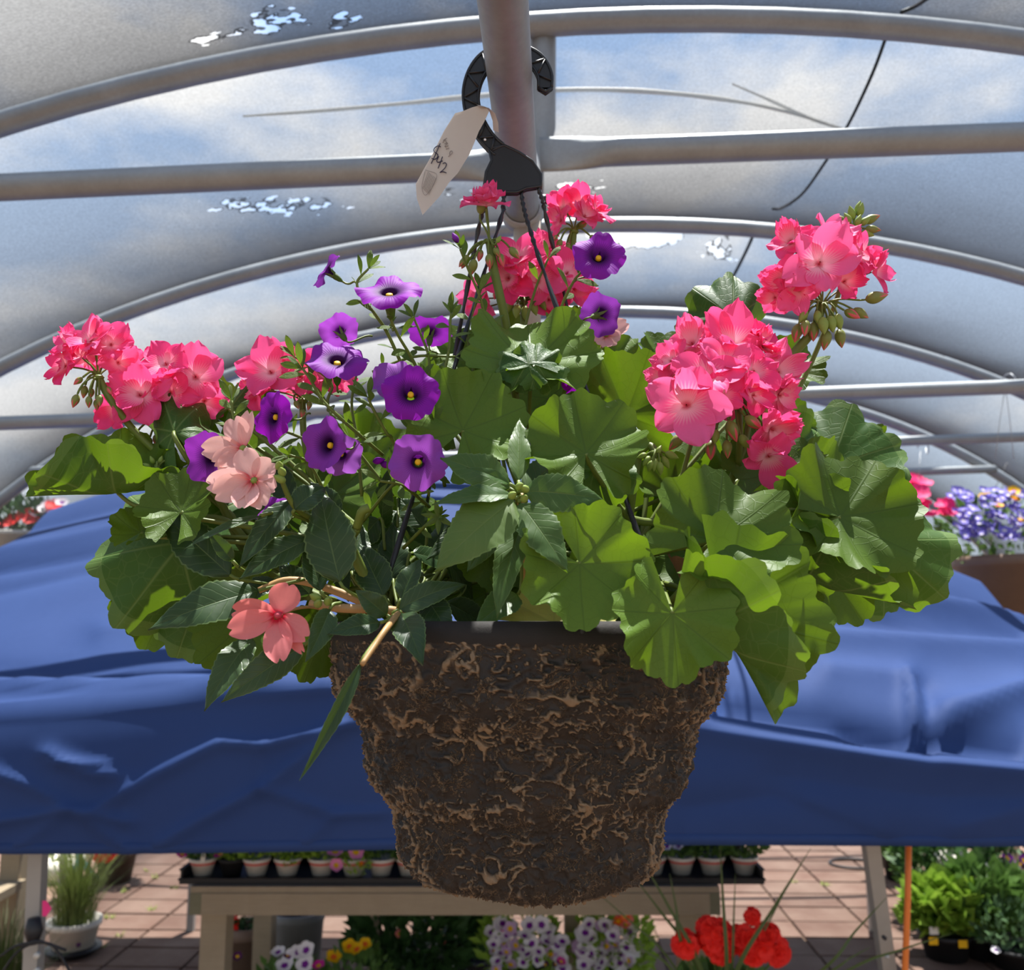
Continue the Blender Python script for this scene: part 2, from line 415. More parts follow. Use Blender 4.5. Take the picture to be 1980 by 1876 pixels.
# ------------------------------------------------------------------ shade cloth ceiling
def cloth_mat():
    b = NB('shade_cloth')
    ge = b.n('ShaderNodeNewGeometry'); dt = b.n('ShaderNodeVectorMath', operation='DOT_PRODUCT')
    b.l(ge.outputs['Normal'], dt.inputs[0]); b.l(ge.outputs['Incoming'], dt.inputs[1])
    cs = b.math('MAXIMUM', b.math('ABSOLUTE', dt.outputs['Value']), 0.09)
    o = ge.outputs['Position']
    n = b.noise(7, 4, 0.6, o); fine = b.noise(170, 2, 0.6, o)
    t0 = b.math('ADD', b.math('MULTIPLY_ADD', n, 0.05, 0.585), b.math('MULTIPLY_ADD', fine, 0.22, -0.11))
    T = b.math('POWER', t0, b.math('DIVIDE', 1.0, cs))
    at = b.n('ShaderNodeAttribute'); at.attribute_name = 'hole'
    hn = b.noise(30, 2, 0.45, o); hn2 = b.noise(17, 2, 0.5, o)
    hv = b.math('SUBTRACT', b.math('ADD', at.outputs['Fac'], b.math('MULTIPLY_ADD', hn, 1.5, -0.75)), b.math('MULTIPLY_ADD', hn2, 0.8, -0.3))
    hole = b.math('MULTIPLY', b.math('GREATER_THAN', hv, 0.62), b.math('GREATER_THAN', at.outputs['Fac'], 0.08))
    fray = b.math('MULTIPLY', b.math('MULTIPLY', b.math('GREATER_THAN', hv, 0.50), b.math('GREATER_THAN', at.outputs['Fac'], 0.55)), 0.7)
    T = b.math('MULTIPLY', T, b.math('SUBTRACT', 1.0, fray))
    T = b.math('MAXIMUM', T, hole)
    col = b.mix(fine, srgb(52, 52, 54), srgb(80, 80, 83)); col = b.mix(fray, col, srgb(30, 30, 34))
    d = b.n('ShaderNodeBsdfDiffuse'); b.l(col, d.inputs[0])
    sh = b.mixs(0.12, d.outputs[0], b.translucent(col))
    tr = b.n('ShaderNodeBsdfTransparent'); tr.inputs[0].default_value = (0.97, 0.985, 1.0, 1)
    return b.done(b.mixs(T, sh, tr.outputs[0]))
M_CLOTH = cloth_mat()
HOLES = {0: [(380, 78, 30, 12, 1), (455, 62, 26, 16, .95), (520, 40, 34, 36, 1.05), (590, 28, 14, 22, .95), (655, 38, 26, 30, 1.0), (692, 40, 18, 14, .9)],
         1: [(500, 398, 110, 24, .78), (430, 396, 40, 18, .8), (610, 395, 80, 24, .7), (860, 370, 80, 26, .6), (1110, 365, 70, 16, .72), (300, 290, 80, 50, .42), (660, 350, 60, 14, .5)],
         2: [(1235, 442, 70, 30, 2.0), (1390, 482, 30, 26, .95), (1412, 448, 26, 14, .85), (1450, 512, 50, 30, .5), (1180, 470, 60, 30, .45)],
         3: [(1850, 692, 46, 18, .9), (1700, 640, 60, 30, .45), (640, 720, 60, 20, .4)]}
ceil = thing('ceiling', 'grey woven shade cloth stretched over the hoops with torn holes', None, (0, 4, 3.0), kind='structure')
CLOTH = {}
def cloth_bay(bi, d0, d1, sag, ns=20, npH=120):
    vs, hole = [], []; N = npH+5
    for j in range(ns+1):
        s = j/ns; d = d0+(d1-d0)*s
        # slack cloth: hangs just past the near hoop, tight again at the far hoop
        prof = sag*(math.sin(math.pi*s**0.8))**0.9 if 0 < s < 1 else 0.0
        row = []
        row += [gpt(d, -HW-0.03, 0.75), gpt(d, -HW-0.03, 1.0)]
        for k in range(npH+1):
            ph = -math.pi/2+math.pi*k/npH
            wv = 0.012*noise.noise(V((ph*6, d*2.2, 3.1)))*math.sin(math.pi*s)
            row.append(bow_pt(d, ph, 0.029-(prof+wv)*math.cos(ph)**0.5 if abs(ph) < 1.5 else 0.029))
        row += [gpt(d, HW+0.03, 1.0), gpt(d, HW+0.03, 0.75)]
        vs += row
    hs = HOLES.get(bi, [])
    for v in vs:
        h = 0.0
        if v.y > 0.3 and hs:
            x, y = proj(v)
            for (hx, hy, rx, ry, am) in hs:
                h = max(h, am*math.exp(-(((x-hx)/rx)**2+((y-hy)/ry)**2)*0.7))
        hole.append(h)
    f = []
    for j in range(ns):
        for k in range(N-1):
            a = j*N+k; f.append((a, a+1, a+1+N, a+N))
    o = mesh('cloth_panel', vs, f, M_CLOTH, ceil, attr={'hole': hole}, origin=V((0, (d0+d1)/2, 2.5)))
    CLOTH[bi] = [v for v in vs if v.y > 0.3]
    return o
bays = [(-3.2, -0.9), (-0.9, 0.55)]
for bi, (d0, d1) in enumerate(bays): cloth_bay(-2+bi, d0, d1, 0.05, 8, 60)
for bi in range(len(BOWS)-1): cloth_bay(bi, BOWS[bi], BOWS[bi+1], 0.20 if bi == 0 else 0.115, 40 if bi in (0, 1, 2) else 20, 220 if bi in (0, 1, 2, 3) else 90)
def on_cloth(px, py, bi):
    best, by = 1e9, 3.0
    for v in CLOTH[bi]:
        if v.z < 1.5: continue
        x, y = proj(v); e = (x-px)**2+(y-py)**2
        if e < best: best, by = e, v.y
    return P(px, py, by)
# dark rope lying over the cloth, seen through it; pale fold of film
rp = thing('roof_rope', 'thin dark rope pulled over the roof beside the king post', 'rope', on_cloth(1630, 260, 1))
for k, (bi, pl) in enumerate(((0, [(1800, -8), (1770, 12), (1742, 24)]), (1, [(1716, 64), (1690, 135), (1655, 212), (1628, 262), (1590, 322), (1550, 376), (1512, 402), (1494, 404)]), (2, [(1464, 430), (1450, 470), (1420, 530), (1392, 575), (1352, 592)]), (3, [(1328, 600), (1318, 640)]))):
    g = G(); g.tube(spline([on_cloth(x, y, bi)-ray(x, y)*0.012 for x, y in pl], 5), 0.0042 if k < 2 else 0.006, 6); g.obj('rope_run', M_CORD, rp)
M_FILM = simple('pale_film_fold', srgb(235, 232, 222), 0.5, 0, 0.4, 0.08, 30, trans=0.6)
ff = thing('film_fold', 'pale creased strip of plastic film lying on the roof cloth', 'film strip', on_cloth(1400, 190, 1))
for k, (pl, wd) in enumerate((([(470, 225), (620, 214), (780, 200), (900, 188), (1080, 174), (1240, 176), (1400, 192), (1520, 216), (1640, 252)], .012), ([(1415, 162), (1480, 190), (1560, 226), (1620, 248)], .009))):
    pts = spline([on_cloth(x, y, 1)+ray(x, y)*0.01 for x, y in pl], 5); g = G()
    for i, p in enumerate(pts):
        e = wd*(0.35+0.65*math.sin(math.pi*(i+0.5)/len(pts)))*(0.8+0.4*noise.noise(p*9))
        for sg in (-1, 0, 1): g.v.append(p+V((0, 0.3*e*sg, e*sg))+V((0, -0.004*(sg == 0), 0))); g.uv.append((0, 0))
    g.quad_grid(len(pts), 3); g.obj('strip', M_FILM, ff)
# hook loops and wires hanging from the far tie bars
M_WIRE = simple('thin_wire', srgb(176, 178, 180), 0.5, 0.5)
# ------------------------------------------------------------------ blue canopy tent
def canopy_mat():
    b = NB('blue_canopy_fabric'); o = b.n('ShaderNodeNewGeometry').outputs['Position']
    n = b.noise(2.2, 4, 0.6, o); w = b.noise(400, 1, 0.5, o)
    c = b.mix(n, srgb(42, 62, 108), srgb(52, 74, 122))
    sh = b.bsdf(c, 0.7, 0, 0.12, b.bump(b.math('ADD', b.math('MULTIPLY', n, 0.6), b.math('MULTIPLY', w, 0.05)), 0.25, 0.02))
    return b.done(b.mixs(0.12, sh, b.translucent(srgb(50, 80, 150))))
M_CANOPY = canopy_mat()
YF, YR, YB = 2.5, 4.0, 5.5
ridge = [(x, y) for x, y in ((-500, 1190), (-200, 1094), (0, 1020), (100, 985), (200, 955), (330, 925), (600, 893), (900, 880), (1200, 905), (1520, 992), (1800, 1085), (1980, 1155), (2200, 1245), (2500, 1350))]
fold = [(-500, 1450), (-200, 1412), (0, 1398), (300, 1368), (660, 1330), (1000, 1362), (1300, 1402), (1600, 1440), (1980, 1474), (2200, 1480), (2500, 1484)]
bott = [(-500, 1654), (0, 1648), (700, 1640), (1300, 1632), (1980, 1631), (2500, 1631)]
def tabz(tab, Y): return [(P(x, y, Y).x, P(x, y, Y).z) for x, y in tab]
RZ, FZ, BZ = tabz(ridge, YR), tabz(fold, YF), tabz(bott, YF)
# (pixel polyline, width px, height m) real folds in the fabric
FOLDS = [([(1330, 1405), (1500, 1432), (1700, 1462), (1980, 1488), (2200, 1495)], 26, .030), ([(1400, 1355), (1600, 1385), (1760, 1420), (1980, 1440)], 26, -.040),
         ([(1500, 1240), (1700, 1248), (1980, 1262), (2200, 1268)], 24, .030), ([(1560, 1185), (1800, 1215), (1980, 1228)], 20, -.022), ([(1560, 1150), (1760, 1170), (1980, 1192)], 16, .034), ([(1620, 1085), (1800, 1125), (1980, 1180)], 20, -.045),
         ([(1600, 1305), (1750, 1318), (1800, 1380), (1980, 1350)], 30, .020), ([(1752, 1318), (1765, 1370), (1775, 1452)], 10, .018), ([(1785, 1330), (1800, 1390), (1790, 1445)], 16, -.02), ([(1800, 1405), (1900, 1375), (1980, 1345)], 22, .016), ([(1640, 1405), (1730, 1428), (1780, 1450)], 14, -.022),
         ([(-50, 1330), (200, 1332), (450, 1322), (640, 1318)], 12, .022), ([(-50, 1295), (300, 1300), (600, 1290)], 16, -.010), ([(-50, 1380), (200, 1362), (400, 1350), (640, 1335)], 14, .014),
         ([(-50, 1150), (120, 1112), (330, 1060), (560, 1010)], 14, -.012), ([(-50, 1080), (120, 1050), (300, 1010)], 14, .015), ([(-50, 1110), (100, 1085), (300, 1045)], 10, -.014), ([(-50, 1045), (110, 1010), (300, 965)], 10, -.010), ([(200, 1225), (400, 1190), (600, 1150)], 26, .012),
         ([(-60, 1480), (60, 1520), (130, 1556), (250, 1644)], 12, .016), ([(90, 1455), (170, 1495), (215, 1500)], 12, .016), ([(110, 1475), (200, 1478), (200, 1490)], 9, .012), ([(-60, 1595), (60, 1580), (140, 1562), (250, 1590)], 12, .018), ([(30, 1640), (130, 1572)], 10, .010),
         ([(180, 1570), (300, 1500), (425, 1437), (512, 1442), (600, 1420), (720, 1395)], 12, .018), ([(310, 1634), (400, 1580), (508, 1526), (600, 1455), (700, 1370)], 13, .020), ([(508, 1526), (510, 1440)], 7, .010), ([(508, 1526), (580, 1550), (650, 1574), (740, 1572)], 9, .014), ([(650, 1574), (590, 1630)], 8, .012), ([(245, 1500), (250, 1600), (255, 1640)], 8, .010),
         ([(1330, 1560), (1500, 1540), (1640, 1590), (1720, 1632)], 30, -.014), ([(1560, 1550), (1700, 1610)], 26, .012), ([(1850, 1600), (1980, 1560)], 30, .012), ([(1320, 1500), (1322, 1630)], 10, .01), ([(1500, 1500), (1800, 1540), (1980, 1545)], 40, -.014)]
def seg_d(px, py, pl):
    best = 1e9
    for (x0, y0), (x1, y1) in zip(pl, pl[1:]):
        dx, dy = x1-x0, y1-y0; t = max(0, min(1, ((px-x0)*dx+(py-y0)*dy)/(dx*dx+dy*dy)))
        best = min(best, math.hypot(px-x0-t*dx, py-y0-t*dy))
    return best
def wrinkle(p):
    px, py = proj(p); h = 0.0
    for pl, w, a in FOLDS:
        d = seg_d(px, py, pl)
        if d < 3*w: h += a*math.exp(-(d/w)**1.4)
    return h
tent_loc = V((0.0, 4.0, 0.0))
tent = thing('canopy_tent', 'blue fabric pop-up canopy tent standing low behind the hanging basket', 'canopy', tent_loc)
NX, XL = 200, 2.05
xs = [-XL+2*XL*i/NX for i in range(NX+1)]
rows = []
NV = 38
for j in range(NV+1):                     # valance bottom -> fold
    t = j/NV
    row = []
    for x in xs:
        zb, zf = smint(BZ, x), smint(FZ, x); z = zb+(zf-zb)*t
        y = YF+0.012*math.sin(x*3.1+1)+0.02*(t**6)-0.02*math.sin(math.pi*t)
        p = V((x, y, z)); row.append(p+V((0, -1, 0.15))*(1.25*wrinkle(p)))
    rows.append(row)
NR = 60
for j in range(1, NR+1):                  # front slope
    t = j/NR; row = []
    for x in xs:
        zf, zr = smint(FZ, x), smint(RZ, x)
        zz = zf+(zr-zf)*(t**0.92)-0.05*math.sin(math.pi*t); y = YF+0.02+(YR-YF-0.02)*t
        zz += 0.006*noise.noise(V((x*1.4+y*3, y*5.0-x*1.2, 1.0)))
        if j < 3: zz += 0.008*(3-j)/3
        p = V((x, y, zz)); row.append(p+V((0, -0.6, 1))*(1.6*wrinkle(p)))
    rows.append(row)
for j in range(1, 13):                    # back slope and back valance
    t = j/10; row = []
    for x in xs:
        zf, zr = smint(FZ, x), smint(RZ, x)
        if j <= 10: row.append(V((x, YR+(YB-YR)*t, zr+(zf-zr)*t-0.04*math.sin(math.pi*t))))
        else: row.append(V((x, YB, zf+(smint(BZ, x)-zf)*(j-10)/2)))
    rows.append(row)
vs = [p for r in rows for p in r]; n = NX+1
fs = [(j*n+i, j*n+i+1, (j+1)*n+i+1, (j+1)*n+i) for j in range(len(rows)-1) for i in range(NX)]
cano = mesh('canopy_cloth', vs, fs, M_CANOPY, tent)
g = G()                                    # stitched hem along the valance
for i, x in enumerate(xs):
    p = rows[0][i]; q = rows[2][i]
    for (a, dz, dy) in ((p, -0.004, -0.001), (p, -0.004, -0.006), (p, 0.022, -0.0065), (p, 0.024, -0.001)): g.v.append(a+V((0, dy, dz))); g.uv.append((0, 0))
g.quad_grid(NX+1, 4); g.obj('hem', M_CANOPY, cano)
M_ALU = simple('painted_grey_leg', srgb(158, 156, 150), 0.5, 0.25, 0.4, 0.08, 30)
M_DARKHOLE = simple('dark_plastic', srgb(38, 38, 40), 0.5)
def tent_leg(pt, pb, name):
    a, b_ = pt, pb; d = (b_-a).normalized(); b2 = a+d*((a.z-0.0)/-d.z); g = G()
    g.beam(a-d*0.2, b2, 0.038, 0.038, V((0, 1, 0))); lg = g.obj(name, M_ALU, tent, smooth=False); return lg, d
l1, d1 = tent_leg(P(74, 1655, 2.58), P(64, 1876, 2.58), 'leg')
l2, d2 = tent_leg(P(1684, 1640, 2.60), P(1716, 1876, 2.72), 'leg')
g = G(); g.tube([P(66, 1776, 2.54), P(65, 1800, 2.54), P(64, 1826, 2.54)], [.016, .024, .012], 12); g.obj('height_clamp', M_DARKHOLE, l1)
for y in (1846, 1876): g = G(); p = P(74, y, 2.55); g.tube([p, p+V((0, -0.012, 0))], 0.008, 10); g.obj('button', simple('leg_button', srgb(200, 198, 190), 0.4), l1)
for y in (1812, 1848):
    g = G(); p = P(1708+(y-1812)*.14, y, 2.615); g.tube([p, p+V((0, -0.012, 0))], 0.0055, 10); g.obj('button', M_DARKHOLE if y == 1812 else M_WIRE, l2)
for lx in (-1.78, 2.0):
    g = G(); g.beam(V((lx, 5.35, 0)), V((lx, 5.35, 1.2)), 0.038, 0.038, V((0, 1, 0))); g.obj('leg', M_ALU, tent, smooth=False)
g = G(); g.tube([V((-0.15, 4.0, 1.35)), V((-0.15, 4.0, 2.33))], 0.02, 10); g.obj('centre_pole', M_ALU, tent)
for sx in (-1, 1):
    for yy in (2.62, 5.4):
        g = G(); g.tube([V((sx*1.35, yy, 1.25)), V((-0.15, 4.0, 1.42))], 0.011, 8); g.obj('truss_bar', M_ALU, tent)
g = G(); g.tube([P(1758, 1560, 2.66), P(1755, 1740, 2.66), P(1750, 1876, 2.66), V((P(1746, 1990, 2.66).x, 2.66, 0.0))], 0.0085, 12)
tag(g.obj('garden_stake', simple('orange_fibreglass', srgb(226, 120, 38), 0.4, 0, 0.5, 0.05)), 'bright orange round garden stake standing beside the right canopy leg', 'stake')
# ------------------------------------------------------------------ hanging pot
PY = 0.76; AX = P(1022, 1250, PY).x
def pot_mat():
    b = NB('moulded_fibre_pot'); o = b.coord('Object')
    at = b.n('ShaderNodeAttribute'); at.attribute_name = 'ridge'
    n = b.noise(26, 5, 0.65, o); f = b.noise(230, 3, 0.6, o)
    c = b.mix(b.ramp(n, [(0.3, 0.0), (0.7, 1.0)]), srgb(27, 25, 23), srgb(50, 40, 32))
    def ridged(sc_, w, dist):
        q = b.noise(sc_, 3, 0.6, o, dist); return b.math('SUBTRACT', 1.0, b.math('DIVIDE', b.math('ABSOLUTE', b.math('SUBTRACT', q, 0.5)), w), clamp=True)
    thin = b.math('MULTIPLY', ridged(70, 0.03, 1.2), b.ramp(b.noise(60, 2, 0.5, o), [(0.48, 0.0), (0.60, 1.0)]))
    thin2 = b.math('MULTIPLY', ridged(110, 0.04, 1.5), b.ramp(b.noise(48, 2, 0.5, b.mapped('Object', (1.3, 1.3, 1.3))), [(0.50, 0.0), (0.62, 1.0)]))
    rg = b.math('MAXIMUM', b.math('MULTIPLY', b.ramp(at.outputs['Fac'], [(0.26, 0.0), (0.62, 1.0)]), 0.9), b.math('MAXIMUM', thin, thin2))
    c = b.mix(rg, c, srgb(142, 118, 90))
    c = b.mix(b.math('MULTIPLY', f, 0.4), c, srgb(24, 20, 17))
    return b.done(b.bsdf(c, b.math('MULTIPLY_ADD', n, 0.25, 0.5), 0, 0.4, b.bump(b.math('ADD', b.math('MULTIPLY', f, 0.3), rg), 0.8, 0.0022)))
M_POT = pot_mat()
M_RIM = simple('dark_rim', srgb(38, 34, 31), 0.75, 0, 0.3, 0.3, 60, bump=0.4)
M_SOIL = simple('potting_soil', srgb(48, 38, 30), 0.95, 0, 0.1, 0.4, 90, bump=0.8)
basket = thing('hanging_basket', 'brown moulded fibre hanging pot with black hook and twisted hanger strands', 'hanging pot', (AX, PY, P(1022, 1700, PY).z))
prof_px = [(1232, 376), (1252, 374), (1290, 371), (1330, 364), (1352, 352), (1372, 334), (1392, 318), (1410, 313), (1440, 309), (1480, 302), (1508, 294), (1525, 280), (1540, 266), (1556, 258), (1590, 254), (1625, 250), (1650, 243), (1668, 228), (1680, 206), (1688, 180), (1692, 140), (1694, 80), (1695, 2)]
prof = []
for y, r in prof_px:
    p = P(1022+r, y, PY); prof.append((p.x-AX, p.z))
dense = []
for (r0, z0), (r1, z1) in zip(prof, prof[1:]):
    k = max(1, int(math.hypot(r1-r0, z1-z0)/0.0012))
    for i in range(k): dense.append((r0+(r1-r0)*i/k, z0+(z1-z0)*i/k))
dense.append(prof[-1])
# soften the profile
for _ in range(4):
    dense = [dense[0]]+[((a[0]+2*b[0]+c[0])/4, (a[1]+2*b[1]+c[1])/4) for a, b, c in zip(dense, dense[1:], dense[2:])]+[dense[-1]]
SEG = 560
vs, rd = [], []
for i, (r, z) in enumerate(dense):
    a, b_ = dense[max(i-1, 0)], dense[min(i+1, len(dense)-1)]
    nr, nz_ = -(b_[1]-a[1]), (b_[0]-a[0]); l = math.hypot(nr, nz_) or 1; nr, nz_ = nr/l, nz_/l
    for k in range(SEG):
        an = math.tau*k/SEG; ca, sa = math.cos(an), math.sin(an)
        q = V((ca*r, sa*r, z*1.0))
        w = q*62+V((noise.noise(q*60), noise.noise(q*60+V((9, 3, 1))), noise.noise(q*60+V((1, 7, 5)))))*0.9
        n1 = 1-abs(noise.noise(w))*4.2
        w2 = q*130+V((noise.noise(q*120), noise.noise(q*120+V((4, 4, 4))), 0))*1.2
        n2 = 1-abs(noise.noise(w2))*4.0
        n3 = noise.noise(q*22)
        n1 = max(n1, 0); n2 = max(n2, 0); n1 = n1*n1; n2 = n2*n2
        d = (0.0034*n1+0.0024*n2+0.0026*n3)*min(1.0, 0.15+i/14)
        vs.append(V((AX+ca*(r+d*nr), PY+sa*(r+d*nr), z+d*nz_)))
        rd.append(min(1.0, n1*max(0, .48+.9*noise.noise(q*26+V((2, 8, 1))))+n2*max(0, .5+1.0*noise.noise(q*34+V((5, 5, 5))))))
n_ = len(dense)
fs = [(i*SEG+k, (i+1)*SEG+k, (i+1)*SEG+(k+1) % SEG, i*SEG+(k+1) % SEG) for i in range(n_-1) for k in range(SEG)]
body = mesh('pot_body', vs, fs, M_POT, basket, attr={'ridge': rd}); tag(body, 'dark brown crumpled fibre pot wall with stepped sides')
R0, Z0 = dense[0]
g = G(); g.lathe((AX, PY, 0), [(R0-.001, Z0-.004), (R0+.001, Z0), (R0-.001, Z0+.008), (R0-.004, Z0+.0125), (R0-.009, Z0+.013), (R0-.012, Z0+.006), (R0-.013, Z0-.02)], 96); g.obj('rim', M_RIM, basket)
g = G(); sv = 40
for i in range(14):
    r = (R0-.012)*i/13
    for k in range(sv):
        an = math.tau*k/sv; g.v.append(V((AX+r*math.cos(an), PY+r*math.sin(an), Z0-.006+.006*noise.noise(V((r*40*math.cos(an), r*40*math.sin(an), 0)))))); g.uv.append((0, 0))
g.quad_grid(14, sv, True); g.obj('soil', M_SOIL, basket)
# hook: rimmed flat plastic with zigzag ribs
HY = PY
def H(px, py, dy=0.0): return P(px, py, HY)+V((0, dy, 0))
cl = spline([V((x, y, 0)) for x, y in ((1054, 171), (1053, 146), (1040, 122), (1018, 108), (992, 103), (964, 106), (938, 120), (920, 145), (911, 176), (912, 205), (920, 232), (934, 258), (950, 278), (966, 292))], 6)
wdt = lambda t: 13+2.5*math.sin(math.pi*min(1, t*1.1))
Lc, Rc = [], []
for i, p in enumerate(cl):
    t = (cl[min(i+1, len(cl)-1)]-cl[max(i-1, 0)]).normalized(); nn = V((-t.y, t.x, 0)); w = wdt(i/(len(cl)-1))
    Lc.append(p+nn*w); Rc.append(p-nn*w)
g = G(); N2 = len(cl)
for p, q in zip(Lc, Rc):                       # thin web
    for a in (p, q):
        for dy in (-0.0016, 0.0016): g.v.append(H(a.x, a.y, dy)); g.uv.append((0, 0))
for i in range(N2-1):
    a = 4*i; b_ = a+4
    g.f += [(a, a+2, b_+2, b_), (a+1, b_+1, b_+3, a+3), (a, b_, b_+1, a+1), (a+2, a+3, b_+3, b_+2)]; g.m += [0]*4
plate = [(946, 290), (951, 312), (940, 335), (936, 362), (952, 370), (975, 374), (1000, 374), (1018, 366), (1046, 362), (1046, 340), (1030, 314), (1004, 297), (976, 284)]
nr_ = V((0, -1, 0))
g.plate([H(x, y) for x, y in plate][::-1], nr_, 0.005)
hook = g.obj('hook', M_BLACK, basket, smooth=False); tag(hook, 'black plastic hook with zigzag ribs, hung over the pipe')
def rim_tube(pts2, r=0.0022):
    gg = G(); gg.tube([H(a.x, a.y) for a in pts2], r, 8); return gg
gg = G(); rr = 0.0024
def oval(ptsl):
    gg.tube([H(a.x, a.y, -0.002) for a in ptsl], 0.0014, 6); gg.tube([H(a.x, a.y, 0.002) for a in ptsl], 0.0014, 6)
oval(Lc); oval(Rc); oval([Lc[0], (Lc[0]+Rc[0])/2+V((1, 9, 0)), Rc[0]])
oval([V((x, y, 0)) for x, y in plate]+[V((plate[0][0], plate[0][1], 0))])
for i in range(3, N2-3, 4):
    a, b_ = (Lc[i], Rc[min(i+4, N2-1)]) if (i//4) % 2 == 0 else (Rc[i], Lc[min(i+4, N2-1)])
    gg.beam(H(a.x, a.y, -0.0015), H(b_.x, b_.y, -0.0015), 0.0016, 0.0032, V((0, 1, 0)))
gg.obj('rib', M_BLACK, hook)
g = G(); p = H(938, 273, -0.0022); g.tube([p, p+V((0, -0.0008, 0))], 0.0011, 10); g.obj('pin', simple('white_dot', srgb(240, 240, 240), 0.5), hook)
# hanger strands
for (pts, Yb) in (([(948, 364), (938, 400), (925, 444), (888, 641), (785, 1190)], 0.86), ([(975, 370), (973, 400), (968, 425), (899, 646), (712, 1236)], 0.655),
                  ([(1008, 372), (1014, 405), (1026, 447), (1064, 560), (1306, 1234)], 0.665), ([(1040, 362), (1050, 390), (1056, 420), (1101, 612), (1236, 1195)], 0.865)):
    y0, y1 = pts[0][1], pts[-1][1]
    w = [P(x, y, PY+(Yb-PY)*max(0, (y-380)/(y1-380))) for x, y in pts]; pl = spline(w, 22); g = G(); n = len(pl); base = 0
    for i, q in enumerate(pl):                 # twisted flat strand
        t = (pl[min(i+1, n-1)]-pl[max(i-1, 0)]).normalized(); a = t.cross(V((0, 1, 0))).normalized(); b_ = t.cross(a); tw = i*0.42
        for k in range(8):
            an = math.tau*k/8; e = V((0.0023*math.cos(an), 0.0014*math.sin(an), 0)); x, yv = e.x*math.cos(tw)-e.y*math.sin(tw), e.x*math.sin(tw)+e.y*math.cos(tw)
            g.v.append(q+a*x+b_*yv); g.uv.append((0, 0))
    g.quad_grid(n, 8, True); g.obj('strand', M_BLACK, basket)
# ------------------------------------------------------------------ price tag
M_PAPER = simple('cream_paper', srgb(204, 198, 190), 0.8, 0, 0.2, 0.04, 60, trans=0.15)
M_INK = simple('pen_ink', srgb(40, 34, 62), 0.6); M_FAINT = simple('faint_print', srgb(140, 132, 126), 0.8)
ptag = thing('price_tag', 'cream paper price tag looped on the black hook, marked in pen', 'price tag', H(868, 300, -0.02))
out = [(880, 219), (895, 215), (912, 208), (926, 204), (938, 206), (946, 215), (936, 236), (926, 254), (918, 274), (908, 298), (885, 335), (869, 352), (850, 380), (830, 402), (828, 404), (817, 416), (806, 384), (804, 356), (818, 330), (838, 295), (858, 254)]
def T_(px, py, off=0.0):
    k = (px-805)/143; return P(px, py, HY-0.004-0.014*math.sin(math.pi*max(0, min(1, k)))*0.6-0.006*(1-k)-off)
cen = (868, 300); g = G()
ring = []
import itertools
def fan(off, flip):
    b0 = len(g.v); K = 5
    c = V((cen[0], cen[1], 0)); op = []
    for (x0, y0), (x1, y1) in zip(out, out[1:]+out[:1]):
        for i in range(3): op.append((x0+(x1-x0)*i/3, y0+(y1-y0)*i/3))
    g.v.append(T_(*cen, off)); g.uv.append((0, 0)); n = len(op)
    for k in range(1, K+1):
        for x, y in op: g.v.append(T_(cen[0]+(x-cen[0])*k/K, cen[1]+(y-cen[1])*k/K, off)); g.uv.append((0, 0))
    for i in range(n):
        j = (i+1) % n; f = (b0, b0+1+i, b0+1+j); g.f.append(f if not flip else f[::-1]); g.m.append(0)
        for k in range(K-1):
            a = b0+1+k*n; f = (a+i, a+n+i, a+n+j, a+j); g.f.append(f if not flip else f[::-1]); g.m.append(0)
fan(0.0, True); fan(-0.0005, False); card = g.obj('card', M_PAPER, ptag)
g = G()                                         # loop end passing behind the hook
lp = [(926, 204), (940, 207), (952, 218), (958, 236), (959, 254)]
for i, (x, y) in enumerate(lp):
    q = P(x, y, HY-0.012+0.022*i/4)
    for e in (-9, 0, 9): g.v.append(q+RGT*(e*0.00028)+UPV*(-e*0.0001)); g.uv.append((0, 0))
g.quad_grid(5, 3); g.obj('loop', M_PAPER, card)
def stroke(name, pls, r, mat, off=0.0011):
    g = G()
    for pl in pls: g.tube(spline([T_(x, y, off) for x, y in pl], 5), r, 5)
    return g.obj(name, mat, card)
q8 = lambda l: [(780+x*.2238, 60+y*.2238) for x, y in l]
stroke('handwritten_price', [q8([(322, 1000), (300, 992), (274, 1006), (262, 1032), (278, 1052), (296, 1066), (292, 1094), (268, 1108), (244, 1098)]), q8([(318, 968), (282, 1056), (240, 1146)]),
       q8([(306, 1082), (288, 1120), (302, 1134), (340, 1122)]), q8([(338, 1086), (322, 1130), (300, 1186)]), q8([(340, 1146), (358, 1138), (372, 1152), (360, 1182), (330, 1212), (316, 1222), (342, 1216), (372, 1226)])], 0.0004, M_INK)
stroke('mirrored_word', [q8([(345, 945), (375, 925)]), q8([(360, 935), (340, 965)]), q8([(362, 936), (372, 965)]), q8([(356, 975), (382, 968), (358, 1000), (388, 992)]), q8([(368, 1020), (396, 1012)]), q8([(388, 1085), (416, 1062), (422, 1040), (404, 1040), (400, 1068)])], 0.0003, M_FAINT)
stroke('barcode', [q8([(215+i*11, 1215+i*9), (165+i*9, 1360+i*9)]) for i in range(7)]+[q8([(190, 1200), (290, 1250), (200, 1415), (160, 1350), (190, 1200)])], 0.00018, M_FAINT)
